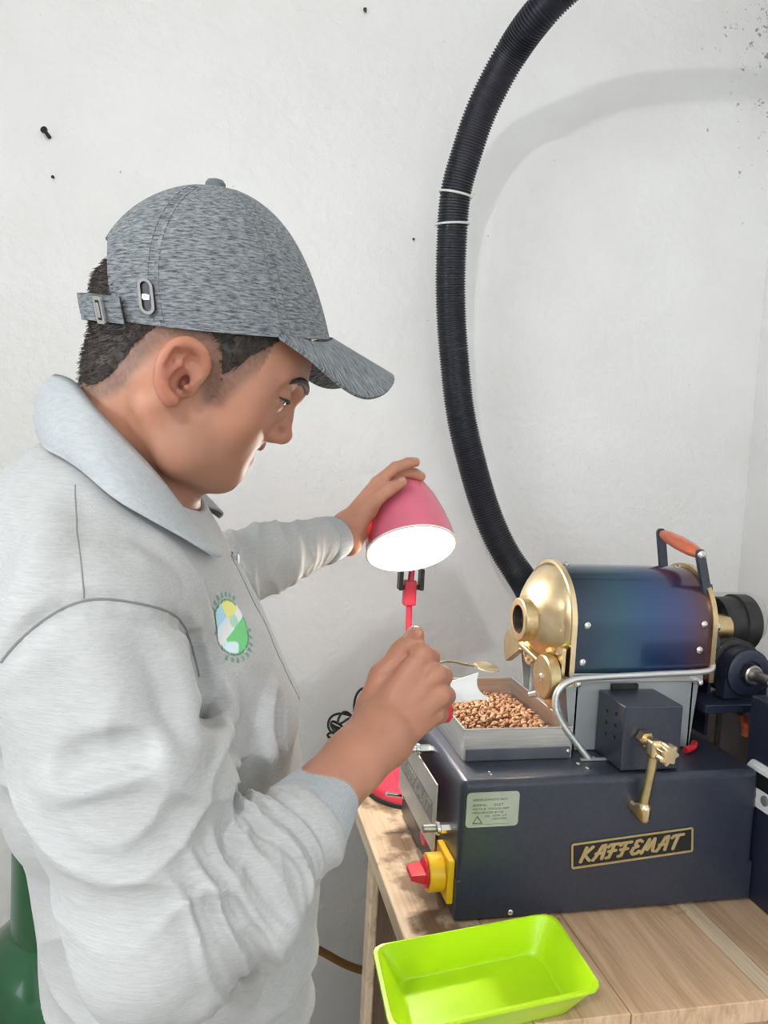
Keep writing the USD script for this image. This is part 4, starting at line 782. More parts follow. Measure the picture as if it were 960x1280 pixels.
# ---- short dark hair: a shell that thins out to its hairline, and loose strands over it
import shapely
def hair_t(P):
    l = hloc(P); f, u = l[..., 0], l[..., 1+1]
    wob = .004*(meshkit.noise(l*220, 5)-.5)
    pts = shapely.points(f+wob, u+wob); d = np.where(shapely.contains(hpoly, pts), 1, -1)*shapely.distance(hpoly.exterior, pts)
    return .0050*sm01(d/.028+.05)*np.where(d > -.002, 1, 0) - .001 + .0090*sm01((-.045-f)/.04)*np.exp(-((u-.050)/.030)**2)
skull = Field(); skull.pr = [p for p in body.pr[:3]] + [body.pr[i] for i in range(len(body.pr)) if False]
hairF = Field(); hairF.add(lambda P: body.comb(None, P, HAIRIDX), 0)
HAIRIDX = list(range(3)); 
HAIRIDX = [i for i in range(len(body.pr)) if body.pr[i][2] == 'u' and i < 40][:60]
neck_i = [i for i in range(len(body.pr)) if body.pr[i][0](NB[None])[0] < 0][:3]
HAIRIDX = sorted(set([0, 1, 2] + neck_i))
hairF.add(lambda P: -hair_t(P), 0, 'd')
cc = hw(-.02, 0, .06); hv, hf = hairF.mesh(cc-.17, cc+.17, .0022)
ht = hair_t(hv); hl = hloc(hv); keep = (ht[hf].min(1) > .0002) & (hl[hf][:, :, 2].min(1) > -.045) & (hl[hf][:, :, 0].max(1) < .09)
hm = trimesh.Trimesh(hv, hf[keep], process=False); hm.remove_unreferenced_vertices()
rng = np.random.default_rng(11); hm.vertices = np.array(hm.vertices) + np.array(hm.vertex_normals)*(.0016*(meshkit.noise(np.array(hm.vertices)*np.array((500, 500, 160)), 2)-.4))[:, None]
hair = obj('hair', hm, 'hair_dark', per, 'short dark brown hair')
sp_, fi = trimesh.sample.sample_surface(hm, 9000, seed=5); nn = np.array(hm.face_normals)[fi]
okk = hloc(sp_)[:, 2] < .085; sp_, nn = sp_[okk], nn[okk]
dirn = nn*.32 + (-HU*.85 - HF*.35) + rng.normal(0, .25, nn.shape); dirn /= np.linalg.norm(dirn, axis=1, keepdims=True); ln = rng.uniform(.003, .0065, len(nn))[:, None]
pts = np.stack([sp_-nn*.0008, sp_+dirn*ln*.5+nn*.0006, sp_+dirn*ln], 1).reshape(-1, 3) - origin(per)
bc = UsdGeom.BasisCurves.Define(stage, str(hair.GetPath())+'/hair_strand'); bc.CreateTypeAttr('linear'); bc.CreatePointsAttr(Vt.Vec3fArray.FromNumpy(pts.astype(np.float32))); bc.CreateCurveVertexCountsAttr(Vt.IntArray.FromNumpy(np.full(len(nn), 3, np.int32)))
bc.CreateWidthsAttr(Vt.FloatArray.FromNumpy(np.tile(np.array((.0006, .0005, .0002), np.float32), len(nn)))); bc.SetWidthsInterpolation('vertex')
UsdShade.MaterialBindingAPI.Apply(bc.GetPrim()).Bind(UsdShade.Material.Get(stage, '/World/Looks/hair_dark')); tag(bc, kind='stuff')

# ---- cap
def cloth_mat(name, ramp, sx, sy, bump=.0004, rough=.8, detail=5, scale=1.):
    usdkit.material(stage, '/World/Looks/'+name, {'a': ('attribute', {'attribute': 'cloth'}), 'm': ('mapping', {'scale': (sx, sy, sx)}), 'n': ('noise_texture', {'scale': scale, 'detail': detail, 'roughness': .68, 'distortion': .25}), 'r': ('rgb_ramp', {'ramp': ramp}),
        'm2': ('mapping', {'scale': (1500, 1500, 1500)}), 'n2': ('noise_texture', {'scale': 1., 'detail': 1}), 'b': ('bump', {'strength': .6, 'distance': bump}), 'p': ('principled_bsdf', {'roughness': rough, 'sheen_weight': .12, 'specular_ior_level': .2})},
        [('a.vector', 'm.vector'), ('m.vector', 'n.vector'), ('n.fac', 'r.fac'), ('r.color', 'p.base_color'), ('a.vector', 'm2.vector'), ('m2.vector', 'n2.vector'), ('n2.fac', 'b.height'), ('b.normal', 'p.normal')], surface='p.BSDF')
cloth_mat('cap_fabric', [(.34, (.035, .039, .044)), (.44, (.105, .115, .125)), (.52, (.18, .193, .203)), (.66, (.27, .285, .295))], 95, 640)
mat('stitch_dark', (.09, .095, .10), .8); mat('gunmetal', (.10, .095, .09), .25, .9)
cR = math.radians(25.3); CF = math.cos(cR)*HF + math.sin(cR)*HU; CU = -math.sin(cR)*HF + math.cos(cR)*HU; rl_ = math.radians(7); CL, CU = math.cos(rl_)*HL + math.sin(rl_)*CU, -math.sin(rl_)*HL + math.cos(rl_)*CU; CO = hw(.0155, 0, .0605)
CA, CB, CHT = .1015*HS, .088*HS, .121*HS
def cw(f, l, u): return CO + np.multiply.outer(f, CF) + np.multiply.outer(l, CL) + np.multiply.outer(u, CU)
def dome(phi, u, out=0.):
    u = np.clip(u, 0, 1); s = np.maximum(1-u**2.08, 0)**.5
    a = CA*s+out*s**.3; b = CB*s+out*s**.3; sh = -.0115*np.sin(np.pi*np.clip(u, 0, 1)**.9*.78)
    return cw(a*np.cos(phi)+sh, b*np.sin(phi), CHT*u+out*u - .004*np.sin(phi)**2*(1-u)**3)
def notch(phi):                                # height of the half-moon opening at the back
    d = np.abs(np.angle(np.exp(1j*(phi-np.pi)))); w = .57; return np.where(d < w, .55*np.maximum(1-(d/w)**4, 0)**.5, 0)
cap = UsdGeom.Xform.Define(stage, str(per.GetPath())+'/cap').GetPrim(); tag(cap, 'heathered grey baseball cap')
for k in range(6):
    ph = np.linspace(k*np.pi/3, (k+1)*np.pi/3, 49); uu = np.linspace(0, 1, 44)**.9
    Pn, U = np.meshgrid(ph, uu, indexing='ij'); n0 = notch(Pn); U = n0 + (.995-n0)*U
    ed_ = np.minimum(Pn-ph[0], ph[-1]-Pn)*CA*np.maximum(1-U**2, 0)**.5; puff = -.0012*np.exp(-(ed_/.0022)**2)
    G = dome(Pn, U, puff); R_ = trimesh.Trimesh; m = thick(G[:, :, :], .0016); 
    if np.einsum('ij,ij->', np.array(m.face_normals)[:200], np.array(m.triangles_center)[:200]-CO) < 0: m = trimesh.Trimesh(m.vertices, np.array(m.faces)[:, ::-1], process=False)
    V = np.array(m.vertices)-CO; fv, lv, uv_ = V@CF, V@CL, V@CU
    obj('panel', m, 'cap_fabric', cap, vec=np.stack([np.arctan2(lv, fv)*.1+k*3.3, uv_+.05*fv*fv/.1, fv*0+k], 1))
    for sgn in (-1, 1):
        for off in (.0045,):
            us = np.linspace(float(notch(np.array(ph[0] if sgn > 0 else ph[0])))+.02, .93, 60); rr = CA*np.maximum(1-us**2, .02)**.5
            ln_ = dome(ph[0]+sgn*off/rr, us, .0001)
            if k in (0, 1, 2, 4, 5): obj('stitching', [tube(ln_[i:i+3], .00035, 5) for i in range(0, 58, 3)], 'stitch_dark', cap, kind='stuff')
obj('sweatband', thick(dome(*np.meshgrid(np.linspace(-np.pi+.66, np.pi-.66, 120), np.linspace(0.0, .16, 5), indexing='ij'), -.0035), .0012), 'stitch_dark', cap)
obj('button', lathe([(.0090, -.005), (.0088, -.001), (.0066, .0018), (.003, .0028), (.0002, .0030)], dome(np.array(0.), np.array(1.)) + CU*.0035 - CF*.000, CU, 28), 'cap_fabric', cap, vec=None)
# brim
bt, bs = np.meshgrid(np.linspace(-np.pi/2, np.pi/2, 91), np.linspace(0, 1, 26), indexing='ij')
phb = bt*.73; inn_f, inn_l = CA*np.cos(phb), CB*np.sin(phb)
of = .042*HS + .119*HS*np.cos(bt)**.46; ol = .0835*HS*np.sign(np.sin(bt))*np.abs(np.sin(bt))**.9
bfw = inn_f + (of-inn_f)*bs; blt = inn_l + (ol-inn_l)*bs; ln_b = np.hypot(of-inn_f, ol-inn_l)*bs
dz = -.003*np.sin(phb)**2 - .47*ln_b - 3.6*blt**2*sm01((bfw-.045)/.085)
bg = cw(bfw+.0008, blt, dz-.001); bm = thick(bg, .0034)
V = np.array(bm.vertices)-CO; a_ = .9
obj('brim', bm, 'cap_fabric', cap, 'curved grey brim', vec=np.stack([(V@CF)*math.cos(a_)-(V@CL)*math.sin(a_), (V@CF)*math.sin(a_)+(V@CL)*math.cos(a_), 9+0*(V@CU)], 1))
# strap with buckle and the oval eyelet
sph = np.linspace(np.pi-.78, np.pi+.78, 60); A_, B_ = np.meshgrid(sph, np.linspace(-.015, .145, 8), indexing='ij'); sb_ = dome(A_, np.maximum(B_, 0), .0045+.0095*np.cos((A_-np.pi)/.78*np.pi/2)**.7); sb_ += np.multiply.outer(np.minimum(B_, 0)*CHT, CU)
ms = thick(sb_, .0015); V = np.array(ms.vertices)-CO; obj('strap', ms, 'cap_fabric', cap, vec=np.stack([np.arctan2(V@CL, V@CF)*.1, V@CU, 17+0*(V@CU)], 1))
def on_cap(phi, u, out): return dome(np.array(phi), np.array(u), out)
def cap_frame(phi, u):
    p = on_cap(phi, u, 0.); x = nrm(on_cap(phi+.02, u, 0.)-p); y = nrm(on_cap(phi, u+.02, 0.)-p); return p, x, y, np.cross(x, y)
for s in (1,):
    ph_ = np.pi+.56; p, x, y, z = cap_frame(ph_, .07)
    obj('buckle', [extr(rrect(.011, .022, .002).difference(affinity.translate(rrect(.006, .016, .001), .0025, .003)), p-x*.0055-y*.011+z*.0112, x, y, .0018), extr(rrect(.004, .012, .001), p-x*.002-y*.006+z*.0112, x, y, .0022)], 'chrome', cap, 'small silver buckle')
    p, x, y, z = cap_frame(np.pi+.98, .17); ov = LineString([(0, -.0075), (0, .0075)]).buffer(.0068, 12)
    ey = obj('eyelet', extr(ov.difference(LineString([(0, -.0075), (0, .0075)]).buffer(.0042, 10)), p+z*.0002, x, y, .0022), 'gunmetal', cap, 'dark oval metal eyelet'); obj('eyelet_back', extr(LineString([(0, -.0075), (0, .0075)]).buffer(.0044, 10), p-z*.0002, x, y, .0008), 'black_plastic', ey); obj('eyelet_bar', extr(rrect(.0066, .0042, .001), p-x*.0033-y*.0026+z*.0008, x, y, .0016), 'chrome', ey)

# ---- polo shirt
shirt = Field()
shirt.cone(NB-BU*.055, CH, .095, .123, .05, 'u', (BL, 1.30)); shirt.cone(CH, MID, .125, .143, .05, 'u', (BL, 1.15)); shirt.cone(MID, WA, .143, .138, .05, 'u', (BL, 1.06)); shirt.cone(WA, HI-BU*.03, .138, .138, .05, 'u', (BL, 1.08))
shirt.ell(CH-BF*.045+BU*.02, (.105, .16, .13), np.stack([BF, BL, BU]), .06)
shirt.cone(NB-BU*.012-BF*.01, S_r+BU*.008, .056, .062, .06); shirt.cone(NB-BU*.012-BF*.01, S_l+BU*.008, .056, .062, .06)
CU_r, CE_r = pxd(374, 1037, .655), pxd(408, 990, .692); SM_r = pxd(298, 1096, .607); CU_l = lerp(E_l, W_l, .80)
shirt.cone(S_r-BU*.012, lerp(S_r, E_r, .55), .072, .072, .022); shirt.cone(lerp(S_r, E_r, .5), E_r, .072, .068, .014); shirt.cone(E_r, SM_r, .070, .061, .010); shirt.cone(SM_r, CU_r, .061, .0415, .012)
shirt.cone(S_l-BU*.012, E_l, .070, .062, .03); shirt.cone(E_l, lerp(E_l, CU_l, .5), .060, .054, .03); shirt.cone(lerp(E_l, CU_l, .5), CU_l, .054, .040, .02)
base_shirt = Field(); base_shirt.pr = list(shirt.pr)
def fold(pix, r, h, k=.012):              # a ridge of cloth raised h above the smooth garment along a line on it
    P = [base_shirt.hit(*p) for p in pix]; P = spline(P, max(2*len(P), 6)) if len(P) > 2 else np.array(P); G = base_shirt.grad(P); G /= np.linalg.norm(G, axis=1, keepdims=True)
    tp = np.sin(np.linspace(.35, math.pi-.35, len(P)))**.7
    shirt.chain(P + G*(h-r)[..., None] if np.ndim(h) else P + G*((h*tp)-r)[:, None], r*np.ones(len(P)), k)
def crease(pix, r, h, k=.010):            # a valley pressed h deep
    P = [base_shirt.hit(*p) for p in pix]; P = spline(P, max(2*len(P), 6)) if len(P) > 2 else np.array(P); G = base_shirt.grad(P); G /= np.linalg.norm(G, axis=1, keepdims=True)
    tp = np.sin(np.linspace(.35, math.pi-.35, len(P)))**.7
    shirt.chain(P + G*(r-h*tp)[:, None], r*np.ones(len(P)), k, 's')
for pix, r, h in (
    ([(172, 908), (208, 950), (240, 975)], .016, .007), ([(60, 985), (110, 968), (170, 952)], .016, .004), ([(205, 800), (226, 850), (236, 905), (240, 950)], .014, .007),
    ([(120, 820), (150, 880), (160, 930)], .02, .003), ([(345, 865), (336, 915), (337, 965)], .012, .008), ([(300, 890), (290, 930), (282, 965)], .014, .005), ([(262, 830), (285, 880), (280, 930)], .014, .005),
    ([(388, 1120), (350, 1180), (310, 1230), (260, 1265)], .014, .008), ([(385, 1190), (360, 1232), (330, 1275)], .013, .007), ([(205, 690), (240, 740), (262, 800)], .016, .006), ([(180, 700), (235, 770), (253, 850)], .012, .004),
    ([(60, 640), (50, 700), (30, 760)], .02, .003)):
    fold(pix, r, h)
for pix, r, h in (
    ([(0, 832), (40, 790), (105, 755), (165, 757), (212, 770), (238, 805), (250, 850), (253, 900)], .005, .0030),
    ([(85, 958), (120, 946), (168, 942)], .012, .004), ([(352, 880), (346, 930), (350, 975)], .010, .006)):
    crease(pix, r, h)
def cloth_noise(P): return .0030*(meshkit.fbm(P*np.array((9, 9, 12)), 3, 9)-.5) + .0012*(meshkit.fbm(P*np.array((30, 30, 42)), 2, 4)-.5)
def ridge(x): return 1-np.abs(np.sin(x))**.75                     # rounded folds with narrow valleys between them
def arm_folds(P):
    """bunched cloth: rings of folds pushed up the forearm and gathered in the crook, slanting creases above the elbow"""
    out = np.zeros(P.shape[:-1])
    for S_, E_, C_, R0, amp, sd in ((S_r, E_r, CU_r, .066, 1., 0), (S_l, E_l, CU_l, .057, .5, 5)):
        inn = nrm(nrm(S_-E_)+nrm(C_-E_))
        for a, b, up_ in ((E_, C_, 0), (E_, S_, 1)):
            ab = b-a; L_ = np.linalg.norm(ab); d = ab/L_; q = P-a; t = (q@d)/L_; rv = q-np.multiply.outer(t*L_, d); r = np.linalg.norm(rv, axis=-1)+1e-9
            n_ = nrm(inn-(inn@d)*d); c_ = (rv@n_)/r; s_ = (rv@np.cross(d, n_))/r
            rad = R0*(1-.33*np.clip(t, 0, 1)) if not up_ else R0*1.05
            near_ = np.exp(-((r-rad)/.022)**2); nz = meshkit.noise(P*16, 31+sd)-.5; n2 = meshkit.noise(P*34, 37+sd)-.5
            if not up_:
                w = sm01((t+.22)/.3)*sm01((1.02-t)/.22); ph = math.pi*(5.6*t + .55*c_ + .45*s_ + 1.3*nz)
                out = out - amp*near_*w*(.0135*(.25+.75*sm01(.5+.5*c_))*(1-.4*t)*(ridge(ph)-.45) + .0032*(ridge(ph*2.1+3*n2)-.4))
            else:
                w = sm01((t+.05)/.15)*sm01((.72-t)/.4); ph = math.pi*(4.2*t - .8*s_ - .3*c_ + 1.8*nz)
                out = out - amp*near_*w*.0088*(.3+.7*sm01(.5+.5*c_))*(ridge(ph)-.45)
    return out
def trunk_folds(P):
    """long soft drapery on the trunk, slanting from the chest to the waist"""
    q = P-WA; f_, l_, z_ = q@BF, q@BL, q[..., 2]; nz = meshkit.noise(P*7, 51)-.5
    ph = math.pi*(7.0*(z_*.75+f_*.9-l_*.35) + 2.6*nz); w = sm01((.40-z_)/.22)
    return -.0070*w*(ridge(ph)-.45)
shirt.add(arm_folds, .0, 'd'); shirt.add(trunk_folds, .0, 'd')
shirt.add(lambda P: cloth_noise(P), .0, 'd')
# open ends: sleeves hollow at the cuff, straight hem, neck opening
for C_, E_, rr in ((CU_r, CU_r*2-CE_r, .033), (CU_l, E_l, .033)):
    d = nrm(C_-E_); shirt.add(lambda P, c=C_, d=d: np.maximum(np.maximum(np.linalg.norm((P-c)-((P-c)@d)[..., None]*d, axis=-1)-.056, ((P-c)@d)-.09), .008-((P-c)@d)), 0.001, 's'); shirt.cone(C_-d*.012, C_+d*.10, rr, rr, .001, 's')
HEM = HI[2]-.075
shirt.add(lambda P: P[..., 2]-HEM, .002, 's')
neck_d = nrm(lerp(hw(-.01, 0, -.03), hw(.0, 0, 0), 0)-NB)
shirt.cone(NB+BF*.012+neck_d*.018, NB+BF*.03+neck_d*.12, .062, .085, .006, 's')
sv, sf = shirt.mesh((-.36, .33, HEM-.02), (.36, 1.40, 1.66), .0026)
cloth_mat('polo_fabric', [(.28, (.40, .402, .40)), (.5, (.455, .456, .452)), (.72, (.51, .51, .505))], 190, 700, .0005, .85, 4)
cloth_mat('rib_knit', [(.3, (.37, .39, .405)), (.7, (.45, .47, .48))], 300, 300, .0005, .85, 3)
# fabric coordinates: round the arm and the trunk
def cloth_uv(P):
    def ax(a, b): 
        d = nrm(b-a); q = P-a; t = q@d; r = q-t[:, None]*d; return t, np.linalg.norm(r, axis=1), r
    best = np.full(len(P), 9.); out = np.zeros((len(P), 3))
    for n_, (a, b, o) in enumerate(((S_r, E_r, 0), (E_r, CU_r, 1), (S_l, E_l, 2), (E_l, CU_l, 3), (HI, CH, 4))):
        t, r, rv = ax(a, b); L_ = np.linalg.norm(b-a); dd = r - (.07 if n_ < 4 else .15) + np.maximum(np.maximum(-t, t-L_), 0)
        x, y, z = frame(b-a); w = dd < best; out[w] = np.stack([np.arctan2(rv@y, rv@x)*.08, t, np.full(len(P), n_*2.)], 1)[w]; best = np.minimum(best, dd)
    return out
def w3(P): return np.stack([P@BF*.6+P@BL*.8, P[:, 2], P@BL*.4], 1)
polo = obj('polo_shirt', trimesh.Trimesh(sv, sf, process=False), 'polo_fabric', per, 'long-sleeved heather grey polo shirt', vec=w3(sv))
# ribbed cuffs
for C_, E_, r0, r1, ln_ in ((CU_r, CU_r*2-CE_r, .0410, .0290, .054), (CU_l, E_l, .0395, .036, .040)):
    d = nrm(C_-E_); n_ = 240; a = np.linspace(0, 2*np.pi, n_, endpoint=False); x, y, z = frame(d); rows = []
    for o, hh in ((-.006, -.002), (-.001, -.004), (.0015, .004), (.0012, ln_*.3), (.0012, ln_*.6), (.0, ln_-.003), (-.0015, ln_), (-.0035, ln_-.003), (-.0045, ln_*.4), (-.0065, 0)):
        r = r0+(r1-r0)*np.clip(hh/ln_, 0, 1)**.8 + o; rib = .00045*np.sin(a*80) if o > -.003 else 0; wob = .0014*np.sin(2*a+hh*30)+.0008*np.sin(3*a+1)
        rows.append(C_ + (hh+.003*np.sin(a*2+.7))[:, None]*d + ((r+rib+wob)[:, None])*(np.cos(a)[:, None]*x+np.sin(a)[:, None]*y))
    g = grid_mesh(np.array(rows), closed_v=True); obj('cuff', g, 'rib_knit', polo, vec=w3(np.array(g.vertices)))
# collar: a fold-over leaf round the neck, right half measured, left half its mirror
def depth_of(P): return (P-CAM)@FWD
top_ = [(74, 474, .748), (84, 474, .690), (110, 500, .652), (150, 545, .640), (192, 590, .645), (225, 632, .668), (256, 672, .705)]
bot_ = [(44, 506, .752), (52, 545, .65), (86, 580, .60), (134, 626, .59), (176, 652, .60), (218, 680, .63), (264, 694, .69)]
Tp = np.array([pxd(*p) for p in top_]); Bp = []
for i, p in enumerate(bot_):
    q = pxd(*p); q2 = shirt.hit(p[0], p[1]); q = q2 if 1 < i < 6 and np.linalg.norm(q2-q) < .09 else q; Bp.append(shirt.snap(q[None], .0065)[0])
Bp = np.array(Bp)
def mir(P): 
    q = P-NB; return P - 2*np.multiply.outer(q@BL, BL)
def sym(A): 
    A = A.copy(); A[0] -= ((A[0]-NB)@BL)*BL; Lf = mir(A) + np.outer((0, 0, 0, .2, .55, .85, .9), BU*.020+BF*.010); return np.vstack([Lf[::-1], A[1:]])
Ts, Bs = spline(sym(Tp), 120), spline(sym(Bp), 120)
rows = []; Nn = NB+neck_d*.03
for k, t in enumerate(np.linspace(0, 1, 14)):
    C_ = lerp(Ts, Bs, t); ou = C_-NB; ou = ou-np.multiply.outer(ou@neck_d, neck_d); ou /= np.linalg.norm(ou, axis=1, keepdims=True)+1e-9
    wv = .0035*np.sin(np.linspace(0, 1, 120)*38+2*t)*t
    rows.append(C_ + ou*(.010*math.sin(math.pi*t)**.8 + wv[:, None]*.6))
stand = [lerp(Ts, np.array([NB+BF*.02+neck_d*.01+nrm(q-NB-neck_d*((q-NB)@neck_d))*.060 for q in Ts]), t) - 0 for t in (0.9, .45, .12)]
G = np.array(stand+rows).transpose(1, 0, 2); cm_ = thick(G, .0018); c2_ = thick(G[:, ::-1], .0018)
obj('collar', cm_, 'rib_knit', polo, 'fold-over collar', vec=w3(np.array(cm_.vertices)))
# placket and buttons down the front
pz = np.linspace(NB[2]-.045, NB[2]-.20, 24); ctr_ = []
for z in pz:
    t = (NB[2]-z)/(NB[2]-WA[2]); c0 = lerp(NB, WA, t); ctr_.append(c0+BF*.16)
def onto(P): 
    P = np.array(P, float)
    for _ in range(60):
        d = shirt(P); P = P - BF*np.clip(d, -.02, .02)[:, None]*.8
    return P
pl_ = []
for o in np.linspace(-.015, .015, 7): pl_.append(onto(np.array(ctr_)+BL*o)+BF*.0018*(1-abs(o/.016)**6))
pm = thick(np.array(pl_).transpose(1, 0, 2), .0015); obj('placket', pm, 'rib_knit', polo, vec=w3(np.array(pm.vertices)))
for i in (1,): q = pl_[3][i]; obj('button', lathe([(.0056, 0), (.0056, .0014), (.0045, .002), (.003, .0016), (.0002, .0016)], q+BF*.0004, BF, 24), 'white_plastic', polo)
# shoulder seam lines (overlocked stitching)
def seam(pix, r=.0009): P = spline([shirt.hit(*p) for p in pix], 40); obj('seam', tube(shirt.snap(P, -.0002), r, 6), 'seam_thread', polo)
mat('seam_thread', (.22, .222, .22), .9)
seam([(1, 828), (40, 786), (105, 751), (165, 753), (213, 766), (238, 802), (249, 846)], .0011); seam([(94, 606), (96, 650), (101, 700), (105, 748)], .0007)
# round embroidered badge on the chest
bc_ = shirt.hit(288, 784); bn = nrm(shirt.grad(bc_[None])[0]); by = nrm(BU-(BU@bn)*bn); by = nrm(by - .42*np.cross(by, bn)*np.sign(np.cross(by, bn)@RIGHT)); bx = np.cross(by, bn); n_ = 71
u, v = np.meshgrid(np.linspace(-1.35, 1.35, n_), np.linspace(-1.3, 1.3, n_), indexing='ij'); RB = .0300
g = bc_ + RB*(np.multiply.outer(u, bx)+np.multiply.outer(v, by)); g = shirt.snap(g, .0007); rr = np.hypot(u, v); th = np.arctan2(v, u)
cb = np.tile(np.array((.80, .80, .80)), (n_, n_, 1)); 
def setc(m, c): cb[m] = c
inner = rr < .82
setc(inner & (v > .25), (.45, .72, .85)); setc(inner & (v > .2) & (u > .05), (.85, .80, .25)); setc(inner & (v > .1) & (v < .34) & (u < .1), (.75, .85, .9)); setc(inner & (v <= .22) & (v > -.12), (.85, .86, .85)); setc(inner & ((u-.28)**2+(v-.02)**2 < .05), (.45, .72, .55))
setc(inner & (v < -.12) & (u > -.3+.18*np.sin(v*9)), (.18, .60, .22)); setc(inner & (v < -.12) & (u <= -.3+.18*np.sin(v*9)), (.70, .84, .88)); setc((rr > .82) & (rr < .89) & ((v < -.1) | (v > .3)), (.08, .28, .16))
setc((rr > .93) & (rr < 1.12) & (np.sin(th*26) > -.1) & ((v < -.45) | (v > .35)), (.16, .38, .25))
keepb = (rr < 1.16); bm_ = grid_mesh(g); kv = keepb.reshape(-1); fk = np.array(bm_.faces)[kv[np.array(bm_.faces)].all(1)]
usdkit.material(stage, '/World/Looks/embroidery', {'a': ('attribute', {'attribute': 'col'}), 'g': ('geometry', {}), 'n': ('noise_texture', {'scale': 1400., 'detail': 1}), 'b': ('bump', {'strength': .4, 'distance': .0005}), 'p': ('principled_bsdf', {'roughness': .7})}, [('a.color', 'p.base_color'), ('g.position', 'n.vector'), ('n.fac', 'b.height'), ('b.normal', 'p.normal')], surface='p.BSDF')
ring_ = (rr < .90) | ((rr > .93) & (rr < 1.12) & (np.sin(th*26) > -.1) & ((v < -.45) | (v > .35))); kv = ring_.reshape(-1); fk = np.array(bm_.faces)[kv[np.array(bm_.faces)].all(1)]
uq, iv = np.unique(fk, return_inverse=True); obj('badge', trimesh.Trimesh(np.array(bm_.vertices)[uq], iv.reshape(-1, 3), process=False), 'embroidery', polo, 'round green, blue and yellow embroidered emblem', col=cb.reshape(-1, 3)[uq])
# ---- trousers and shoes (below the frame)
tr = Field(); tr.cone(HI-BU*.05, HI-BU*.12, .105, .112, .03, 'u', (BL, 1.12))
for a, b, c in ((HIP_r, KN_r, AN_r), (HIP_l, KN_l, AN_l)): tr.cone(a, b, .084, .066, .03); tr.cone(b, c+BU*.03, .066, .056, .02)
tv, tf = tr.mesh((HI[0]-.2, HI[1]-.32, -.05), (HI[0]+.25, HI[1]+.32, HI[2]+.12), .006)
noisy('denim_dark', (.018, .022, .035), (.035, .042, .062), 300, .85); obj('trousers', trimesh.Trimesh(tv, tf, process=False), 'denim_dark', per, 'dark trousers')
for c in (AN_r, AN_l):
    sh_ = m3.Manifold.batch_hull([m3.Manifold.sphere(.035, 24).translate(tuple(map(float, (c[0]-.03, c[1], .0)))), m3.Manifold.sphere(.030, 24).translate(tuple(map(float, (c[0]+.16, c[1], -.022)))), m3.Manifold.sphere(.040, 24).translate(tuple(map(float, (c[0]+.10, c[1], -.015)))), m3.Manifold.sphere(.042, 24).translate(tuple(map(float, (c[0], c[1], .04))))])
    sh_ = sh_.trim_by_plane((0, 0, 1), Z0+.014); so = m3.Manifold.batch_hull([m3.Manifold.cylinder(.014, r, r, 28).translate(tuple(map(float, (c[0]+x, c[1], Z0)))) for x, r in ((-.03, .036), (.10, .042), (.16, .031))])
    s_ = obj('shoe', sh_, 'black_plastic', per); obj('sole', so, 'white_plastic', s_)

# ================================================================== roasted beans in the tray
tr_in = (TX0+.004, TX1-.004, TY0+.004, TY1-.004)
def heap(x, y):
    u = (x-TX0)/(TX1-TX0); v = (y-TY0)/(TY1-TY0)
    return TZ+.010 + .022*np.exp(-((u-.5)/.55)**2-((v-.5)/.6)**2)
def bean_mesh():
    s = trimesh.creation.icosphere(2, 1.0); v = np.array(s.vertices); v = v*np.array((.0060, .0045, .0038))
    flat = v[:, 2] > .0018; v[flat, 2] = .0018+(v[flat, 2]-.0018)*.25; gr = np.exp(-(v[:, 1]/.0011)**2)*(v[:, 2] > .0014); v[:, 2] -= gr*.0018
    return trimesh.Trimesh(v, s.faces, process=False)
BM = bean_mesh(); rng = np.random.default_rng(21)
gxs, gys = np.meshgrid(np.linspace(TX0+.0025, TX1-.0025, 40), np.linspace(TY0+.0025, TY1-.0025, 56), indexing='ij'); top = heap(gxs, gys)-.0035
bedg = np.stack([gxs, gys, top+.0012*rng.normal(size=gxs.shape)], -1)
bed = obj('bean_bed', thick(bedg, .004), 'bean', ctr, 'lower layer of roasted beans', kind='stuff')
def rotm(r):
    q = r.normal(size=4); q /= np.linalg.norm(q); return Gf.Quatd(*map(float, q))
def face_up(r):
    a = r.uniform(0, 2*np.pi); tlt = r.normal(0, .5, 2); flip = r.random() < .45
    R = Gf.Rotation(Gf.Vec3d(0, 0, 1), math.degrees(a)); T = Gf.Rotation(Gf.Vec3d(1, 0, 0), math.degrees(tlt[0]) + (180 if flip else 0)) * Gf.Rotation(Gf.Vec3d(0, 1, 0), math.degrees(tlt[1]))
    return (T*R).GetQuat()
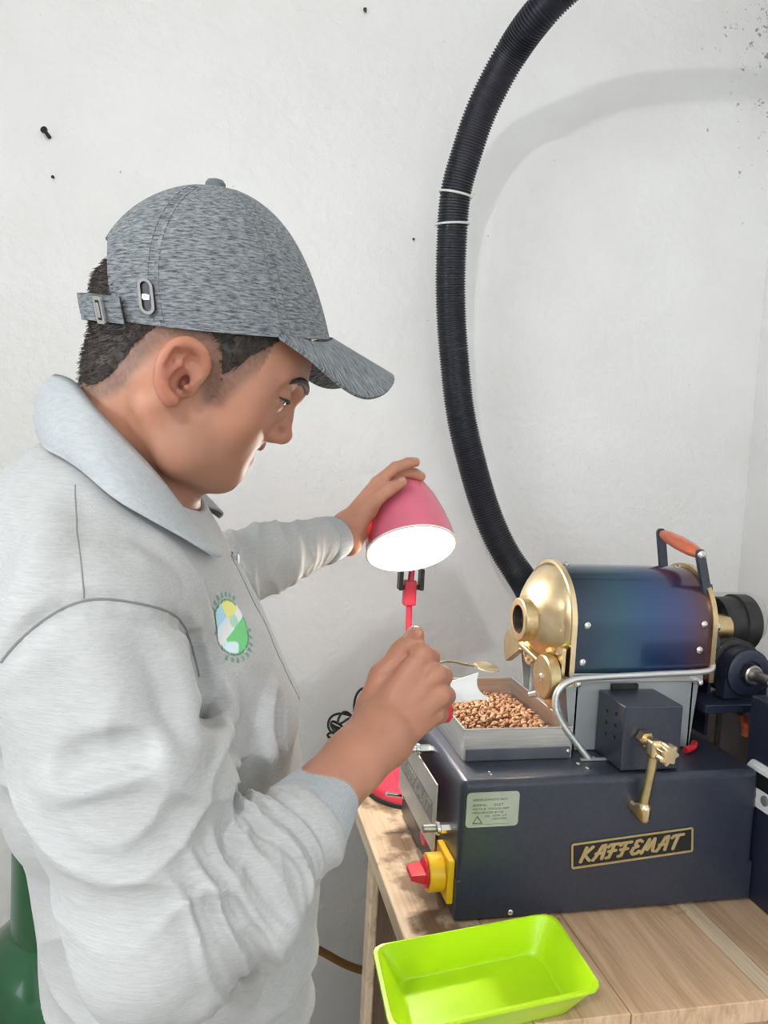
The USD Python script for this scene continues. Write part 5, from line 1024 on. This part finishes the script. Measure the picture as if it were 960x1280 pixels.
# positions: Poisson spacing over the heap, nearest and best seen first
cand = np.stack([rng.uniform(TX0+.008, TX1-.008, 9000), rng.uniform(TY0+.008, TY1-.008, 9000)], 1); ptsb = []
for c in cand:
    if all((c[0]-p[0])**2+(c[1]-p[1])**2 > .0084**2 for p in ptsb): ptsb.append(c)
ptsb = np.array(ptsb); 
dist = np.hypot(ptsb[:, 0]-0, ptsb[:, 1]-0); order = np.argsort(dist + .0)
first = None
for n, i in enumerate(order[:300]):
    x, y = ptsb[i]; z = float(heap(x, y))+.0005+rng.normal(0, .0008)
    if first is None:
        first = thing('coffee_bean', None, None, (x, y, z)); usdkit.mesh(stage, str(first.GetPath())+'/bean', BM, '/World/Looks/coffee_bean', smooth=50); b = first
    else:
        b = UsdGeom.Xform.Define(stage, numbered('/World/coffee_bean')).GetPrim(); b.GetReferences().AddInternalReference(first.GetPath()); b.SetInstanceable(True)
        UsdGeom.Xformable(b).ClearXformOpOrder(); b.GetAttribute('xformOp:translate').Set(Gf.Vec3d(x, y, z)); UsdGeom.Xformable(b).SetXformOpOrder([UsdGeom.XformOp(b.GetAttribute('xformOp:translate'))])
    o = UsdGeom.Xformable(b); q = face_up(rng); o.AddOrientOp(UsdGeom.XformOp.PrecisionDouble).Set(Gf.Quatd(q.GetReal(), q.GetImaginary()))
    tag(b, 'roasted brown coffee bean in the square steel tray', 'coffee bean', 'roasted coffee beans in the tray')
rest = [BM.copy().apply_transform(trimesh.transformations.random_rotation_matrix(rng.random(3))).apply_translation((ptsb[i][0], ptsb[i][1], float(heap(*ptsb[i]))+.0003)) for i in order[300:]]
if rest: obj('far_beans', rest, 'bean', ctr, 'beans at the back of the tray', kind='stuff', smooth=50)

# ================================================================== scoop and sampling spoon in the right hand
sc = thing('scoop', 'white curved scoop with a red handle held over the beans', 'scoop', pxd(560, 880, .86))
p0, p1, p2, p3 = pxd(545, 857, .872), pxd(594, 846, .93), pxd(606, 874, .915), pxd(556, 882, .862)
u, v = np.meshgrid(np.linspace(0, 1, 25), np.linspace(0, 1, 21), indexing='ij')
flare = 1+.0*u
P = (1-u)[..., None]*((1-v)[..., None]*p0+v[..., None]*p3) + u[..., None]*((1-v)[..., None]*p1+v[..., None]*p2)
sn = nrm(np.cross(p1-p0, p3-p0)); sn = sn*np.sign(sn@(0, 0, 1.)); ax_ = nrm(p1-p0); cr = nrm(p3-p0)
P = P + (((2*v-1)**2*.006*(.4+.6*u))[..., None]*sn) + (-.006*np.sin(np.pi*v)*u)[..., None]*ax_ + ((.003*(2*v-1)*u**2)[..., None]*cr)
obj('scoop_blade', thick(P, .0016), 'paper_white', sc, 'white curved blade')
obj('scoop_handle', lathe([(.004, 0), (.0085, .004), (.0095, .012), (.0085, .026), (.005, .03)], pxd(553, 870, .868)-0*sn, nrm(pxd(558, 905, .845)-pxd(553, 866, .868)), 20), 'red_plastic', sc, 'red handle')
spn = thing('sample_spoon', 'small brass oval spoon with a thin handle sticking out of the fist', 'spoon', pxd(600, 833, .93))
bo = pxd(609, 833, .955); ax1 = nrm(pxd(627, 834, .965)-pxd(590, 832, .935)); up1 = nrm((0, 0, 1.)-ax1[2]*ax1+np.array((0, -.35, 0))); up1 = nrm(up1-(up1@ax1)*ax1); sd = np.cross(up1, ax1)
r_, t_ = np.meshgrid(np.linspace(0.02, 1, 12), np.linspace(0, 2*np.pi, 48, endpoint=False), indexing='ij')
Pb = bo + np.multiply.outer(r_*np.cos(t_)*.0190, ax1)+np.multiply.outer(r_*np.sin(t_)*.0115, sd) + np.multiply.outer(-.004*(1-r_**2), up1)
obj('spoon_bowl', thick(Pb, .0012, closed_v=True), 'brass', spn, 'oval brass bowl')
obj('spoon_handle', tube(spline([pxd(535, 832, .818), pxd(556, 827, .845), pxd(574, 829, .895), pxd(593, 832, .939)], 24), np.linspace(.0016, .0012, 24), 10), 'brass', spn)
